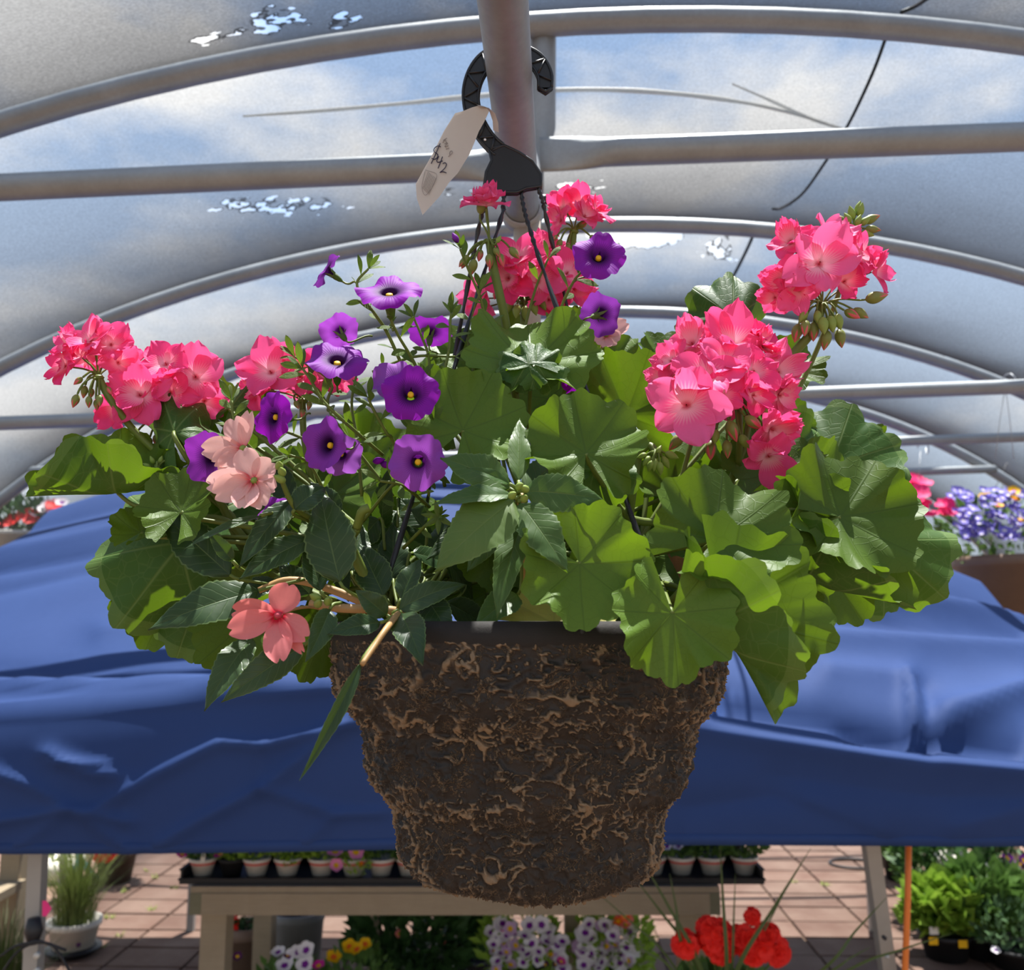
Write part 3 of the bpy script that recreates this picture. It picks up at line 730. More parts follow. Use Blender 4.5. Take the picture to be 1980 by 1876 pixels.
# ------------------------------------------------------------------ plant materials
M_GER = leaf_mat('geranium_leaf', srgb(48, 84, 28), srgb(82, 108, 36), srgb(112, 144, 20), 'round', trans=0.27)
M_GERY = leaf_mat('yellowing_leaf', srgb(206, 200, 100), srgb(206, 196, 96), srgb(214, 204, 80), 'round')
M_IMP = leaf_mat('impatiens_leaf', srgb(40, 64, 34), srgb(72, 94, 48), srgb(90, 124, 26), 'lance', rough=0.38, trans=0.18, spec=0.3, vein=(0.16, 0.24, 0.08, 1))
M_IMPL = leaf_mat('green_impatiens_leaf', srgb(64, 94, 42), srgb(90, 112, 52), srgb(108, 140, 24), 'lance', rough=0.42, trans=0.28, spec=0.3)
M_CAL = leaf_mat('calibrachoa_leaf', srgb(80, 108, 44), srgb(104, 128, 64), srgb(118, 150, 32), 'spoon', rough=0.5, trans=0.3)
M_STEM = simple('green_stem', srgb(104, 120, 48), 0.5, 0, 0.4, 0.15, 60, trans=0.12)
M_STEMB = simple('pinkish_stem', srgb(176, 138, 88), 0.5, 0, 0.4, 0.15, 60, trans=0.1)
def petal_mat(name, base, centre, streak, trans=0.35, k0=0.12, k1=0.5, rough=0.55, dark=None):
    b = NB(name); x, y = b.uvxy(); r = b.rnd()
    n = b.noise(90, 3, 0.6, b.coord('Object'))
    rho = b.math('SQRT', b.math('ADD', b.math('MULTIPLY', x, x), b.math('MULTIPLY', y, y)))
    ang = b.math('ARCTAN2', x, y)
    st = b.math('MULTIPLY_ADD', b.math('SINE', b.math('MULTIPLY', ang, 46.0)), 0.5, 0.5)
    f = b.ramp(b.math('ADD', rho, b.math('MULTIPLY', st, 0.12)), [(k0, 1.0), (k1, 0.0)])
    c = b.hsv(base, b.math('MULTIPLY_ADD', r, 0.012, 0.494), b.math('MULTIPLY_ADD', r, 0.12, 0.92), b.math('MULTIPLY_ADD', n, 0.22, 0.88))
    c = b.mix(f, c, centre)
    c = b.mix(b.ramp(b.math('ADD', rho, b.math('MULTIPLY', st, -0.05)), [(0.03, 1.0), (0.11, 0.0)]), c, streak)
    sh = b.bsdf(c, rough, 0, 0.12, b.bump(b.math('ADD', st, n), 0.15, 0.001))
    return b.done(b.mixs(trans, sh, b.translucent(b.hsv(c, 0.5, 1.0, 1.0))))
M_PINK = petal_mat('geranium_petal', srgb(250, 88, 152), srgb(254, 214, 224), srgb(232, 110, 136), k0=0.10, k1=0.50)
M_PURP = petal_mat('calibrachoa_petal', srgb(140, 34, 170), srgb(58, 10, 78), srgb(48, 8, 66), 0.3, 0.22, 0.62)
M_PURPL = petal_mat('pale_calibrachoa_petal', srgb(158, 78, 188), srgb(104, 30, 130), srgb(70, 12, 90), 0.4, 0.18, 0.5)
M_SALM = petal_mat('salmon_petal', srgb(232, 128, 124), srgb(240, 120, 130), srgb(214, 40, 66), 0.35, 0.02, 0.35)
M_PALE = petal_mat('pale_pink_petal', srgb(236, 184, 178), srgb(232, 146, 146), srgb(226, 110, 120), 0.35, 0.02, 0.4)
M_EYE = simple('yellow_throat', srgb(224, 170, 20), 0.6); M_CORE = simple('red_core', srgb(196, 70, 86), 0.6, trans=0.1)
def bud_mat():
    b = NB('geranium_bud'); x, y = b.uvxy(); r = b.rnd()
    st = b.math('MULTIPLY_ADD', b.math('SINE', b.math('MULTIPLY', x, 31.4)), 0.5, 0.5)
    f = b.ramp(b.math('ADD', y, b.math('MULTIPLY_ADD', st, 0.5, b.math('MULTIPLY_ADD', r, 0.5, -0.55))), [(0.62, 0.0), (0.78, 1.0)])
    c = b.mix(f, srgb(126, 134, 62), srgb(222, 92, 104))
    return b.done(b.mixs(0.12, b.bsdf(c, 0.5), b.translucent(c)))
M_BUD = bud_mat(); M_BUDG = simple('green_bud', srgb(140, 160, 74), 0.5, trans=0.15)
# ------------------------------------------------------------------ leaf builders
def arc(x, b, f):
    if abs(f) < 1e-4: return x, 0.0
    s = 1 if x >= 0 else -1; x = abs(x)
    if x < b: return s*(b/f)*math.sin(f*x/b), (b/f)*(1-math.cos(f*x/b))
    return s*((b/f)*math.sin(f)+(x-b)*math.cos(f)), (b/f)*(1-math.cos(f))+(x-b)*math.sin(f)
def round_leaf(R, fL=0.15, fR=0.15, cup=0.10, ruf=0.09, droop=0.0, ph=0.0, span=2.86, nr=12, na=132, rnd=None):
    rnd = rnd or random.Random(int(ph*1000)); vs, uv, f = [], [], []
    lobe = [1+rnd.uniform(-.06, .06) for _ in range(8)]
    for i in range(nr+1):
        rho = i/nr
        for j in range(na+1):
            th = -span+2*span*j/na
            k = (th+math.pi)/(2*math.pi)*7; kk = int(k) % 7; lf = k-int(k)
            lm = lobe[kk]*(1-lf)+lobe[kk+1]*lf
            out = (0.93+0.07*math.cos(th))*lm*(1+0.07*math.cos(7*th))+0.075*abs(math.sin(10.5*th+0.4))+0.02*abs(math.sin(22*th+ph))
            rr = rho*(1+(out-1)*rho**1.5)
            x, y = rr*math.sin(th), rr*math.cos(th)
            z = cup*rho*rho+ruf*rho**2.2*(math.sin(3*th+ph)+0.7*math.sin(5*th+2.3*ph)+0.45*rho*math.sin(9*th+ph*3))
            z += 0.07*rho*(1-0.4*rho)*abs(math.sin(th*3.927))
            fx = fR if x > 0 else fL
            x2, dz = arc(x, 0.42, fx); nzv = math.cos(fx*min(1, abs(x)/0.42))
            x2 += -math.copysign(1, x)*z*math.sin(fx*min(1, abs(x)/0.42)); z2 = dz+z*nzv
            y2, dy = arc(y, 0.9, -droop) if y > 0 and droop else (y, 0.0)
            vs.append(V((x2*R, y2*R, (z2+dy)*R))); uv.append((x, y))
    n = na+1
    for i in range(nr):
        for j in range(na):
            a = i*n+j
            if i == 0: f.append((a, a+n, a+n+1))
            else: f.append((a, a+n, a+n+1, a+1))
    return vs, uv, f
def lance_leaf(L_, Wd, fold=0.35, bend=0.6, twist=0.0, teeth=13, nl=44, nw=8, shape='lance', wave=0.03, side=0.0):
    vs, uv, f = [], [], []
    px = py = 0.0
    ang = bend*0.35; pos = [(0.0, 0.0, ang)]; st = L_/nl
    for i in range(nl):
        ang -= bend/nl; px += st*math.cos(ang); py += st*math.sin(ang); pos.append((px, py, ang))
    for i in range(nl+1):
        t = i/nl; yy, zz, an = pos[i]
        if shape == 'lance': w = (math.sin(math.pi*min(1.0, t**0.80)))**0.9*(1-0.35*t)*1.22
        else: w = (max(0.0, math.sin(math.pi*t**1.35)))**0.8
        w = max(w, 0.015)*Wd/2
        if teeth and 0.05 < t < 0.98: 
            fr = (t*teeth) % 1.0; w *= 1.0-0.10*fr+0.05
        for j in range(-nw, nw+1):
            s = j/nw; x = s*w
            xx = abs(x)*math.cos(fold); dz = abs(x)*math.sin(fold)+wave*Wd*abs(s)*math.sin(t*17+s)-0.10*Wd*s*s*0.6
            tw = twist*t; lx = math.copysign(xx, s) if s else 0.0
            X = lx*math.cos(tw)-dz*math.sin(tw); Z = lx*math.sin(tw)+dz*math.cos(tw)
            X += side*L_*t*t
            vs.append(V((X, yy-math.sin(an)*Z, zz+math.cos(an)*Z))); uv.append((s, t))
    n = 2*nw+1
    for i in range(nl):
        for j in range(n-1):
            a = i*n+j; f.append((a, a+1, a+1+n, a+n))
    return vs, uv, f
def frame_from(angle, nrm):
    n = camv(nrm); c, s = math.cos(math.radians(angle)), math.sin(math.radians(angle))
    nz_ = max(0.12, abs(nrm[2]))*(1 if nrm[2] >= 0 else -1)
    k = (c*nrm[0]+s*nrm[1])/nz_; k = max(-2.2, min(2.2, k))
    m = RGT*c+UPV*s+FWD*k; m = (m-n*m.dot(n)).normalized()
    return m.cross(n), m, n
def ger_leaf(plant, cx, cy, Rpx, ang, nrm, Y, fL=0.2, fR=0.2, root=None, mat=None, droop=0.0, cup=0.12, ruf=None, pet=True, span=2.86):
    o = P(cx, cy, Y); R = Rpx*dep(o)/F_PX; u, m, n = frame_from(ang, nrm)
    rd_ = random.Random(int(cx*7+cy*13))
    vs, uv, f = round_leaf(R, fL, fR, cup, rd_.uniform(.09, .19) if ruf is None else ruf, droop, rd_.uniform(0, 6.28), span)
    lf = mesh('leaf', [o+u*v.x+m*v.y+n*v.z for v in vs], f, mat or M_GER, plant['o'], uvs=uv, origin=o)
    if pet:
        rt = root if root is not None else plant['root']+V((rd_.uniform(-.02, .02), rd_.uniform(-.02, .02), 0))
        L_ = (rt-o).length
        a = o-n*R*0.35-m*R*0.25
        b_ = rt+V((0, 0, L_*0.35)) if root is None else rt.lerp(o, 0.3)
        g = G(); pl = bez(o, a, b_, rt, 12); g.tube(pl, [0.0016+0.0008*i/12 for i in range(13)], 7); g.obj('petiole', M_STEM, lf)
    return lf
def imp_leaf(plant, b0, t0, wpx, Y0, Y1, nrm=(0, .35, .93), mat=None, fold=0.3, bend=0.5, root=None, side=0.0, teeth=13, pet=True):
    a = P(b0[0], b0[1], Y0); t = P(t0[0], t0[1], Y1); d = t-a; L_ = d.length; v = d.normalized()
    n = camv(nrm); n = (n-v*n.dot(v)).normalized(); u = v.cross(n)
    Wd = wpx*dep(a)/F_PX
    vs, uv, f = lance_leaf(L_*1.04, Wd, fold, bend, 0.0, teeth, side=side)
    lf = mesh('leaf', [a+u*p.x+v*p.y+n*p.z for p in vs], f, mat or M_IMP, plant['o'], uvs=uv, origin=a)
    if pet:
        rt = root if root is not None else plant['root']
        q = a+(rt-a)*min(1.0, 0.03/max(0.01, (rt-a).length)) if root is None else rt
        g = G(); g.tube(bez(a, a-v*0.008, q.lerp(a, .4), q, 6), 0.0013, 6); g.obj('petiole', M_STEM, lf)
    return lf
def stem(plant, pts, r0, r1, mat=None, name='stem', n=6):
    pl = spline([P(*p) for p in pts], n); g = G(); k = len(pl)-1
    g.tube(pl, [r0+(r1-r0)*i/k for i in range(k+1)], 9); return g.obj(name, mat or M_STEM, plant['o'])
def plant(name, label, cat, root):
    r = P(*root); o = thing(name, label, cat, r); return {'o': o, 'root': r}
GL = plant('geranium_plant', 'geranium with rose-pink flower heads spilling over the left side of the pot', 'geranium', (790, 1190, .74))
GC = plant('geranium_plant', 'geranium with rose-pink flower heads standing between the black hanger strands', 'geranium', (1015, 1180, .82))
GR = plant('geranium_plant', 'large geranium with rose-pink flower heads leaning over the right rim', 'geranium', (1250, 1190, .74))
IL = plant('impatiens_plant', 'dark-leaved impatiens with salmon and pale pink flowers trailing over the left rim', 'impatiens', (770, 1195, .70))
IC = plant('impatiens_plant', 'impatiens rosette with bright green toothed leaves at the middle of the pot', 'impatiens', (1010, 1190, .68))
CA = plant('calibrachoa_plant', 'calibrachoa with purple trumpet flowers and thin leafy stems', 'calibrachoa', (850, 1170, .76))
# ------------------------------------------------------------------ geranium leaves (centre px, radius px, midrib angle, normal, depth, folds)
RL = [
 (1300, 1186, 122, -88, (0, .30, .95), .575, .15, .15), (1397, 1188, 196, -60, (.05, .1, .99), .60, .05, 2.45), (1566, 1102, 178, -24, (.0, .45, .88), .66, .1, 1.9),
 (1626, 1000, 142, 6, (.05, .52, .85), .63, .15, .1), (1700, 1045, 150, 2, (-.05, -.35, -.93), .84, .1, .3), (1606, 905, 150, 22, (.1, -.3, -.95), .82, .1, .2),
 (1560, 985, 92, -62, (.45, .35, .82), .64, .5, .5), (1383, 1044, 142, 28, (.02, .55, .83), .60, .2, .25), (1345, 1072, 112, -28, (0, .5, .86), .69, .2, .2),
 (1405, 1150, 92, 20, (0, .72, .69), .68, .3, .3), (1475, 1098, 80, -62, (.2, .6, .77), .62, .3, .2), (1520, 1105, 92, -50, (.1, .4, .9), .74, .2, .2),
 (1545, 1070, 46, -40, (.3, .2, .93), .66, .3, .9), (1575, 925, 80, 60, (.3, .2, .93), .74, .4, .5), (1490, 915, 100, 60, (0, .5, .86), .72, .2, .3),
 (1545, 860, 72, 75, (-.1, -.3, -.95), .80, .4, .2), (1510, 830, 66, 50, (.1, .3, .95), .84, .3, .3), (1530, 712, 64, 8, (.1, .55, .83), .80, .3, .3),
 (1416, 615, 112, 82, (.1, -.35, -.93), .76, .9, .5), (1290, 700, 66, 125, (.1, .5, .86), .82, .5, .2), (1210, 802, 118, 112, (-.1, .15, .98), .76, .15, .35),
 (1133, 877, 122, 100, (0, .52, .85), .635, .15, .2), (1150, 908, 84, 32, (.1, -.3, -.95), .66, .3, .3), (1121, 1090, 130, -42, (.02, .38, .92), .595, .2, .15),
 (985, 1062, 94, 205, (0, .3, .95), .69, .2, .2), (1092, 1108, 74, -92, (0, .25, .97), .67, .2, .2), (1010, 1110, 62, -60, (0, .3, .95), .68, .2, .2),
 (1230, 1130, 70, -30, (0, .4, .9), .70, .2, .2), (1620, 1010, 70, 75, (-.3, -.1, -.95), .675, .3, .6), (1600, 1100, 105, -60, (0, .35, .94), .76, .2, .2),
 (1500, 985, 110, 20, (0, .5, .86), .78, .2, .2), (1440, 950, 110, 60, (0, .5, .86), .80, .3, .3), (1330, 930, 95, 70, (0, .45, .9), .80, .2, .2), (1480, 1160, 95, -10, (0, .5, .86), .72, .2, .3),
 (1660, 870, 60, 40, (.1, .3, .95), .86, .3, .3), (1260, 980, 90, 40, (0, .4, .9), .82, .2, .2), (1400, 870, 100, 100, (0, .5, .86), .86, .2, .2)]
for a in RL: ger_leaf(GR, *a)
CL = [
 (1026, 700, 132, 92, (0, .72, .69), .70, .15, .15), (895, 690, 66, 110, (0, .6, .8), .80, .2, .3), (925, 745, 82, 100, (0, .5, .86), .74, .3, .3),
 (895, 832, 124, 62, (0, .46, .89), .665, .25, .1), (868, 805, 74, 120, (0, .4, .9), .72, .2, .2), (1060, 770, 88, 85, (0, .45, .9), .80, .2, .2),
 (1180, 700, 72, 100, (.1, .55, .83), .80, .3, .2), (1115, 640, 46, 70, (.2, .4, .9), .80, .2, .3), (970, 660, 60, 110, (0, .6, .8), .84, .3, .3), (1140, 770, 80, 70, (0, .5, .86), .84, .2, .2),
 (960, 800, 80, 80, (0, .5, .86), .84, .2, .2), (820, 760, 80, 120, (0, .5, .86), .84, .2, .2)]
for a in CL: ger_leaf(GC, *a)
# margin of the top leaf that turns up towards the viewer
ger_leaf(GC, 1022, 702, 62, 150, (.1, -.55, -.83), .672, .3, .3, pet=False); ger_leaf(GC, 1036, 704, 60, 35, (-.1, -.5, -.86), .672, .3, .3, pet=False)
ger_leaf(GC, 1072, 1208, 140, 88, (0, .90, .43), .628, .0, .0, mat=M_GERY, ruf=0.05, cup=.0, span=1.5, pet=False)
LL = [
 (228, 953, 142, 184, (0.0, .95, .3), .70, 1.15, 1.1), (337, 836, 118, 118, (.1, -.45, -.88), .70, .9, .7), (445, 788, 90, 55, (.2, -.4, -.9), .74, .5, .8), (410, 806, 78, 140, (0, .5, .86), .76, .3, .3),
 (350, 990, 84, 85, (0, .55, .83), .68, .25, .4), (353, 1048, 182, 188, (.1, -.3, -.95), .72, .2, .35), (272, 1030, 60, 60, (0, .8, .6), .70, .5, .3), (395, 1125, 138, 205, (0, -.25, -.97), .74, .2, .2), (330, 1150, 100, 250, (0, .25, .97), .78, .2, .2),
 (482, 1192, 106, 228, (0, .2, .98), .72, .2, .2), (622, 1232, 80, -108, (0, .15, .99), .74, .2, .2), (445, 985, 70, 40, (0, .5, .86), .78, .2, .2), (560, 1080, 110, 100, (0, .5, .86), .82, .2, .2),
 (640, 960, 110, 90, (0, .5, .86), .84, .2, .2), (520, 950, 90, 110, (0, .5, .86), .84, .2, .2), (700, 900, 100, 80, (0, .5, .86), .86, .2, .2), (720, 1060, 100, 90, (0, .5, .86), .84, .2, .2)]
for a in LL: ger_leaf(GL, *a, root=(P(305, 980, .70) if a[0] == 228 else P(385, 925, .71) if a[0] == 337 else None))
stem(GL, [(305, 980, .70), (360, 1000, .71), (440, 1010, .72), (520, 1090, .73), (700, 1200, .74)], .0022, .004)
stem(GL, [(385, 925, .71), (420, 960, .72), (450, 1020, .73), (478, 1066, .73), (560, 1130, .73), (720, 1200, .74)], .0026, .0055)
stem(GL, [(300, 890, .72), (345, 912, .72), (440, 990, .73), (540, 1090, .73)], .0022, .003)
stem(GR, [(1215, 1180, .72), (1214, 1065, .70), (1216, 1000, .70)], .0065, .0052); stem(GR, [(1216, 1000, .70), (1226, 930, .69), (1236, 880, .69), (1256, 862, .685), (1268, 875, .68)], .0038, .0026)
stem(GR, [(1216, 1000, .70), (1185, 970, .70), (1162, 944, .70)], .0034, .0026); stem(GR, [(1216, 1004, .70), (1260, 1010, .71), (1330, 1000, .73)], .0034, .003)
stem(GR, [(1382, 1046, .605), (1300, 1062, .65), (1234, 1078, .70)], .0022, .0026); stem(GR, [(1330, 1015, .68), (1285, 1065, .69), (1245, 1120, .70), (1230, 1180, .72)], .0036, .0045)
stem(GR, [(1395, 1186, .60), (1350, 1180, .63), (1300, 1186, .66), (1270, 1200, .70)], .0022, .0026); stem(GR, [(1330, 1125, .64), (1300, 1160, .65), (1265, 1190, .68)], .0024, .0028)
stem(GR, [(1425, 900, .72), (1440, 860, .72), (1450, 800, .72)], .003, .0028); stem(GR, [(1425, 900, .72), (1380, 1010, .72), (1290, 1180, .74)], .003, .0045)
stem(GR, [(1512, 705, .74), (1490, 800, .75), (1420, 960, .75), (1290, 1180, .74)], .003, .0045)
g = G(); dl = P(1340, 1150, .66)
vs, uv, f = round_leaf(.035, .9, 1.2, .2, .14, 0, 1.7)
u, m, n = frame_from(-70, (.2, .3, .9)); mesh('dry_leaf', [dl+u*v.x+m*v.y+n*v.z for v in vs], f, simple('dry_brown_leaf', srgb(120, 86, 58), 0.8, trans=.1), GR['o'], uvs=uv)
# ------------------------------------------------------------------ impatiens leaves
r0 = P(760, 1180, .66)
rs = lambda x, y, Y: P(x, y, Y)
IMPL = [((657, 1125), (616, 945), 100, .64, .66, (-.05, .15, .98), None, .12, .4, (740, 1180, .66)), ((620, 1142), (592, 1050), 48, .65, .66, (.4, .1, .9), None, .3, .4, (650, 1160, .66)), ((742, 1152), (694, 1048), 70, .66, .68, (.1, .2, .97), None, .2, .4, (760, 1178, .66)),
 ((775, 1158), (812, 1078), 48, .64, .65, (-.2, .3, .93), None, .4, .5, (770, 1180, .645)), ((770, 1180), (897, 1122), 56, .63, .63, (0, .6, .8), None, .3, .8, (765, 1188, .64)), ((748, 1190), (690, 1142), 46, .63, .62, (0, .4, .9), None, .3, .4, (765, 1188, .64)),
 ((735, 1204), (638, 1222), 46, .62, .60, (0, .5, .86), None, .35, .4, (765, 1188, .63)), ((775, 1186), (813, 1268), 64, .62, .57, (.1, .45, .9), None, .25, .6, (765, 1186, .63)), ((500, 1142), (292, 1207), 82, .66, .62, (0, .45, .9), None, .2, .5, (590, 1120, .67)),
 ((488, 1232), (395, 1362), 62, .66, .62, (-.1, .25, .96), None, .25, .5, (560, 1170, .67)), ((588, 1248), (430, 1352), 64, .64, .62, (.0, .35, .94), None, .3, .4, (620, 1190, .66)), ((638, 1178), (598, 1272), 50, .62, .59, (.4, .2, .9), None, .4, .6, (660, 1165, .63)),
 ((445, 1112), (306, 988), 86, .68, .70, (0, .35, .94), None, .2, .4, (520, 1130, .69)), ((598, 1043), (463, 1112), 60, .66, .64, (0, .5, .86), None, .3, .5, (640, 1090, .68)), ((566, 968), (463, 1088), 54, .66, .63, (.1, .4, .9), None, .35, .5, (600, 1010, .68)),
 ((570, 985), (630, 936), 60, .64, .65, (-.1, .4, .9), None, .3, .8, (600, 1010, .67)), ((505, 998), (360, 1052), 22, .64, .61, (0, .7, .7), None, .5, .4, (540, 990, .66)), ((450, 1085), (404, 1028), 32, .64, .63, (.2, .3, .9), None, .4, .3, (480, 1110, .66)),
 ((698, 1282), (587, 1502), 32, .565, .54, (.5, .2, .85), None, .5, .25, (745, 1215, .59)), ((822, 1152), (872, 1232), 58, .64, .62, (.1, .4, .9), None, .25, .4, (800, 1180, .66)), ((680, 1105), (700, 1010), 56, .70, .72, (.1, .2, .97), None, .2, .3, (740, 1180, .70)), ((600, 1150), (540, 1090), 56, .68, .68, (0, .4, .9), None, .2, .4, (640, 1170, .68)),
 ((760, 1120), (760, 1010), 62, .72, .74, (.1, .3, .95), None, .2, .4, (770, 1180, .70)), ((700, 1060), (790, 985), 60, .74, .76, (0, .4, .9), None, .2, .4, (740, 1180, .72)), ((850, 1100), (860, 1000), 62, .74, .76, (0, .4, .9), None, .2, .4, (800, 1190, .72)), ((530, 1120), (470, 1160), 48, .70, .68, (0, .5, .86), None, .3, .4, (590, 1130, .69)),
 ((820, 1020), (770, 960), 50, .74, .75, (0, .4, .9), None, .2, .4, (820, 1100, .74)), ((900, 1130), (880, 1050), 56, .74, .75, (0, .4, .9), None, .2, .4, (850, 1190, .72)), ((655, 1000), (600, 930), 52, .72, .73, (0, .4, .9), None, .2, .4, (700, 1080, .72))]
for b0, t0, w, Y0, Y1, nm, mt, fo, be, rt in IMPL: imp_leaf(IL, b0, t0, w, Y0, Y1, nm, mt, fo, be, P(*rt))
stem(IL, [(700, 1285, .562), (725, 1248, .575), (750, 1212, .59), (775, 1186, .63), (800, 1200, .68)], .0016, .0026, M_STEMB)
stem(IL, [(600, 1168, .64), (660, 1176, .635), (720, 1178, .64), (770, 1184, .645), (800, 1200, .68)], .0030, .0036, M_STEMB); stem(IL, [(500, 1142, .665), (560, 1122, .67), (640, 1140, .675), (760, 1190, .68)], .0024, .0034, M_STEMB)
stem(IL, [(690, 1020, .65), (700, 990, .64), (714, 982, .64)], .0034, .0032); stem(IL, [(690, 1020, .65), (680, 1060, .66), (740, 1180, .68)], .0034, .0045)
stem(IL, [(545, 930, .63), (560, 965, .64), (580, 990, .65), (620, 1010, .68)], .0018, .0024)
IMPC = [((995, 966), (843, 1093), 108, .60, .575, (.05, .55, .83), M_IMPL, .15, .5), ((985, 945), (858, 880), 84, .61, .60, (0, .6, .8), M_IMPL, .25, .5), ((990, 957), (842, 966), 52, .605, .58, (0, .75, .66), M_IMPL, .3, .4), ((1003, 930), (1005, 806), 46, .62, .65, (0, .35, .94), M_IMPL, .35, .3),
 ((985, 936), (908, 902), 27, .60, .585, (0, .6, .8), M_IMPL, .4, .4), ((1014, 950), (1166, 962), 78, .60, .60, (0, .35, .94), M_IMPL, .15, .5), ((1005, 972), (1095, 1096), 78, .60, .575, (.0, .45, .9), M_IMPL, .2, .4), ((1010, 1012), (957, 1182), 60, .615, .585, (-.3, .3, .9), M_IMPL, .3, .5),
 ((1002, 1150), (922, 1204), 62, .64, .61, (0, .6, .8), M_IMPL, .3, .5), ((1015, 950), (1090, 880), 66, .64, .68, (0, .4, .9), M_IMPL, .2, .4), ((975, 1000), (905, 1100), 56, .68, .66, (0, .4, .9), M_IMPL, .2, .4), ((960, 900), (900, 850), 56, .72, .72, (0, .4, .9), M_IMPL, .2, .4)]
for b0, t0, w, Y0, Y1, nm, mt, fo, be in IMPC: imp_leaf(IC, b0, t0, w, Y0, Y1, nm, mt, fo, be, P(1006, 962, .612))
stem(IC, [(1006, 958, .608), (1012, 1010, .63), (1015, 1100, .66), (1010, 1200, .68)], .0028, .0036, M_STEMB)
def bud_geo(seg=10, rings=10):
    vs, uv, f = [], [], []
    for i in range(rings+1):
        t = i/rings; r = 0.30*math.sin(math.pi*t**0.85)**0.8*(1-.25*t) if 0 < t < 1 else 0.01
        for k in range(seg): a = math.tau*k/seg; vs.append((r*math.cos(a), r*math.sin(a), t)); uv.append((k/seg, t))
    for i in range(rings):
        for k in range(seg): f.append((i*seg+k, i*seg+(k+1) % seg, (i+1)*seg+(k+1) % seg, (i+1)*seg+k))
    return vs, uv, f
def share(name, vs, uv, f, mats, mid=None):
    me = bpy.data.meshes.new(name); me.from_pydata([tuple(v) for v in vs], [], f); ul = me.uv_layers.new(name='UVMap')
    for l in me.loops: ul.data[l.index].uv = uv[l.vertex_index]
    for m in mats: me.materials.append(m)
    if mid: me.polygons.foreach_set('material_index', mid)
    me.polygons.foreach_set('use_smooth', [True]*len(me.polygons)); return me
BUD = share('bud', *bud_geo(), [M_BUD]); BUDG = share('bud', *bud_geo(), [M_BUDG])
def dirM(p, d, L_, roll=0.0):
    w = d.normalized(); a = w.cross(V((0.3, 0.9, 0.2))).normalized(); b_ = w.cross(a)
    u = a*math.cos(roll)+b_*math.sin(roll); return basis(u, w.cross(u), w, p, L_)
for x, y in ((985, 962), (1012, 968), (1000, 945), (1020, 950)):
    inst('bud', BUDG, IC['o'], dirM(P(x, y, .595), camv((random.uniform(-.5, .5), .3, .8)), .010))
# ------------------------------------------------------------------ geranium flower heads
def floret_geo(rd_, npet=5, dbl=0):
    vs, uv, f, mid = [], [], [], []
    nl, nw = 10, 8
    def pet(a0, ln, wd, lift, cup, layer):
        b0 = len(vs); ph = rd_.uniform(0, 6)
        for i in range(nl+1):
            t = i/nl; w = wd*(math.sin(math.pi*(0.06+0.80*t**0.85)))**0.85*(1.0 if t < .9 else 1-1.2*(t-.9))
            for j in range(nw+1):
                s = 2*j/nw-1; r = ln*t*(1-0.10*s*s*t-0.035*math.exp(-(s/.25)**2)*t**6)
                z = lift*r+cup*(s*s*w*0.8)+0.10*t*t*math.sin(3.3*s+ph)+0.07*t**3*math.sin(7*s+ph*2)-0.22*t**3*(0.6-cup)
                x = s*w; lx = x*math.cos(a0)+r*math.sin(a0); ly = -x*math.sin(a0)+r*math.cos(a0)
                vs.append((lx, ly, z+layer)); uv.append((x*0.7, r))
        for i in range(nl):
            for j in range(nw):
                a = b0+i*(nw+1)+j; f.append((a, a+1, a+nw+2, a+nw+1)); mid.append(0)
    for k in range(npet):
        a0 = math.tau*k/npet+rd_.uniform(-.2, .2); pet(a0, rd_.uniform(.82, 1.12), rd_.uniform(.36, .52), rd_.uniform(.0, .6), rd_.uniform(.05, .5), 0.012*(k % 2))
    for k in range(dbl):
        a0 = rd_.uniform(0, 6.28); pet(a0, rd_.uniform(.5, .75), rd_.uniform(.26, .36), rd_.uniform(.7, 1.3), rd_.uniform(.4, .7), 0.03)
    b0 = len(vs)                                # red centre
    for i in range(4):
        for k in range(6):
            a = math.tau*k/6; r = 0.032*(1-i/4*0.6); vs.append((r*math.cos(a), r*math.sin(a), -.02+0.16*i/3)); uv.append((0, 0))
    for i in range(3):
        for k in range(6): f.append((b0+i*6+k, b0+i*6+(k+1) % 6, b0+(i+1)*6+(k+1) % 6, b0+(i+1)*6+k)); mid.append(1)
    return vs, uv, f, mid
rf = random.Random(5); FLO = []
for k in range(7):
    vs, uv, f, mid = floret_geo(rf, 5, [0, 1, 2, 3, 0, 2, 5][k]); FLO.append(share('floret', vs, uv, f, [M_PINK, M_CORE], mid))
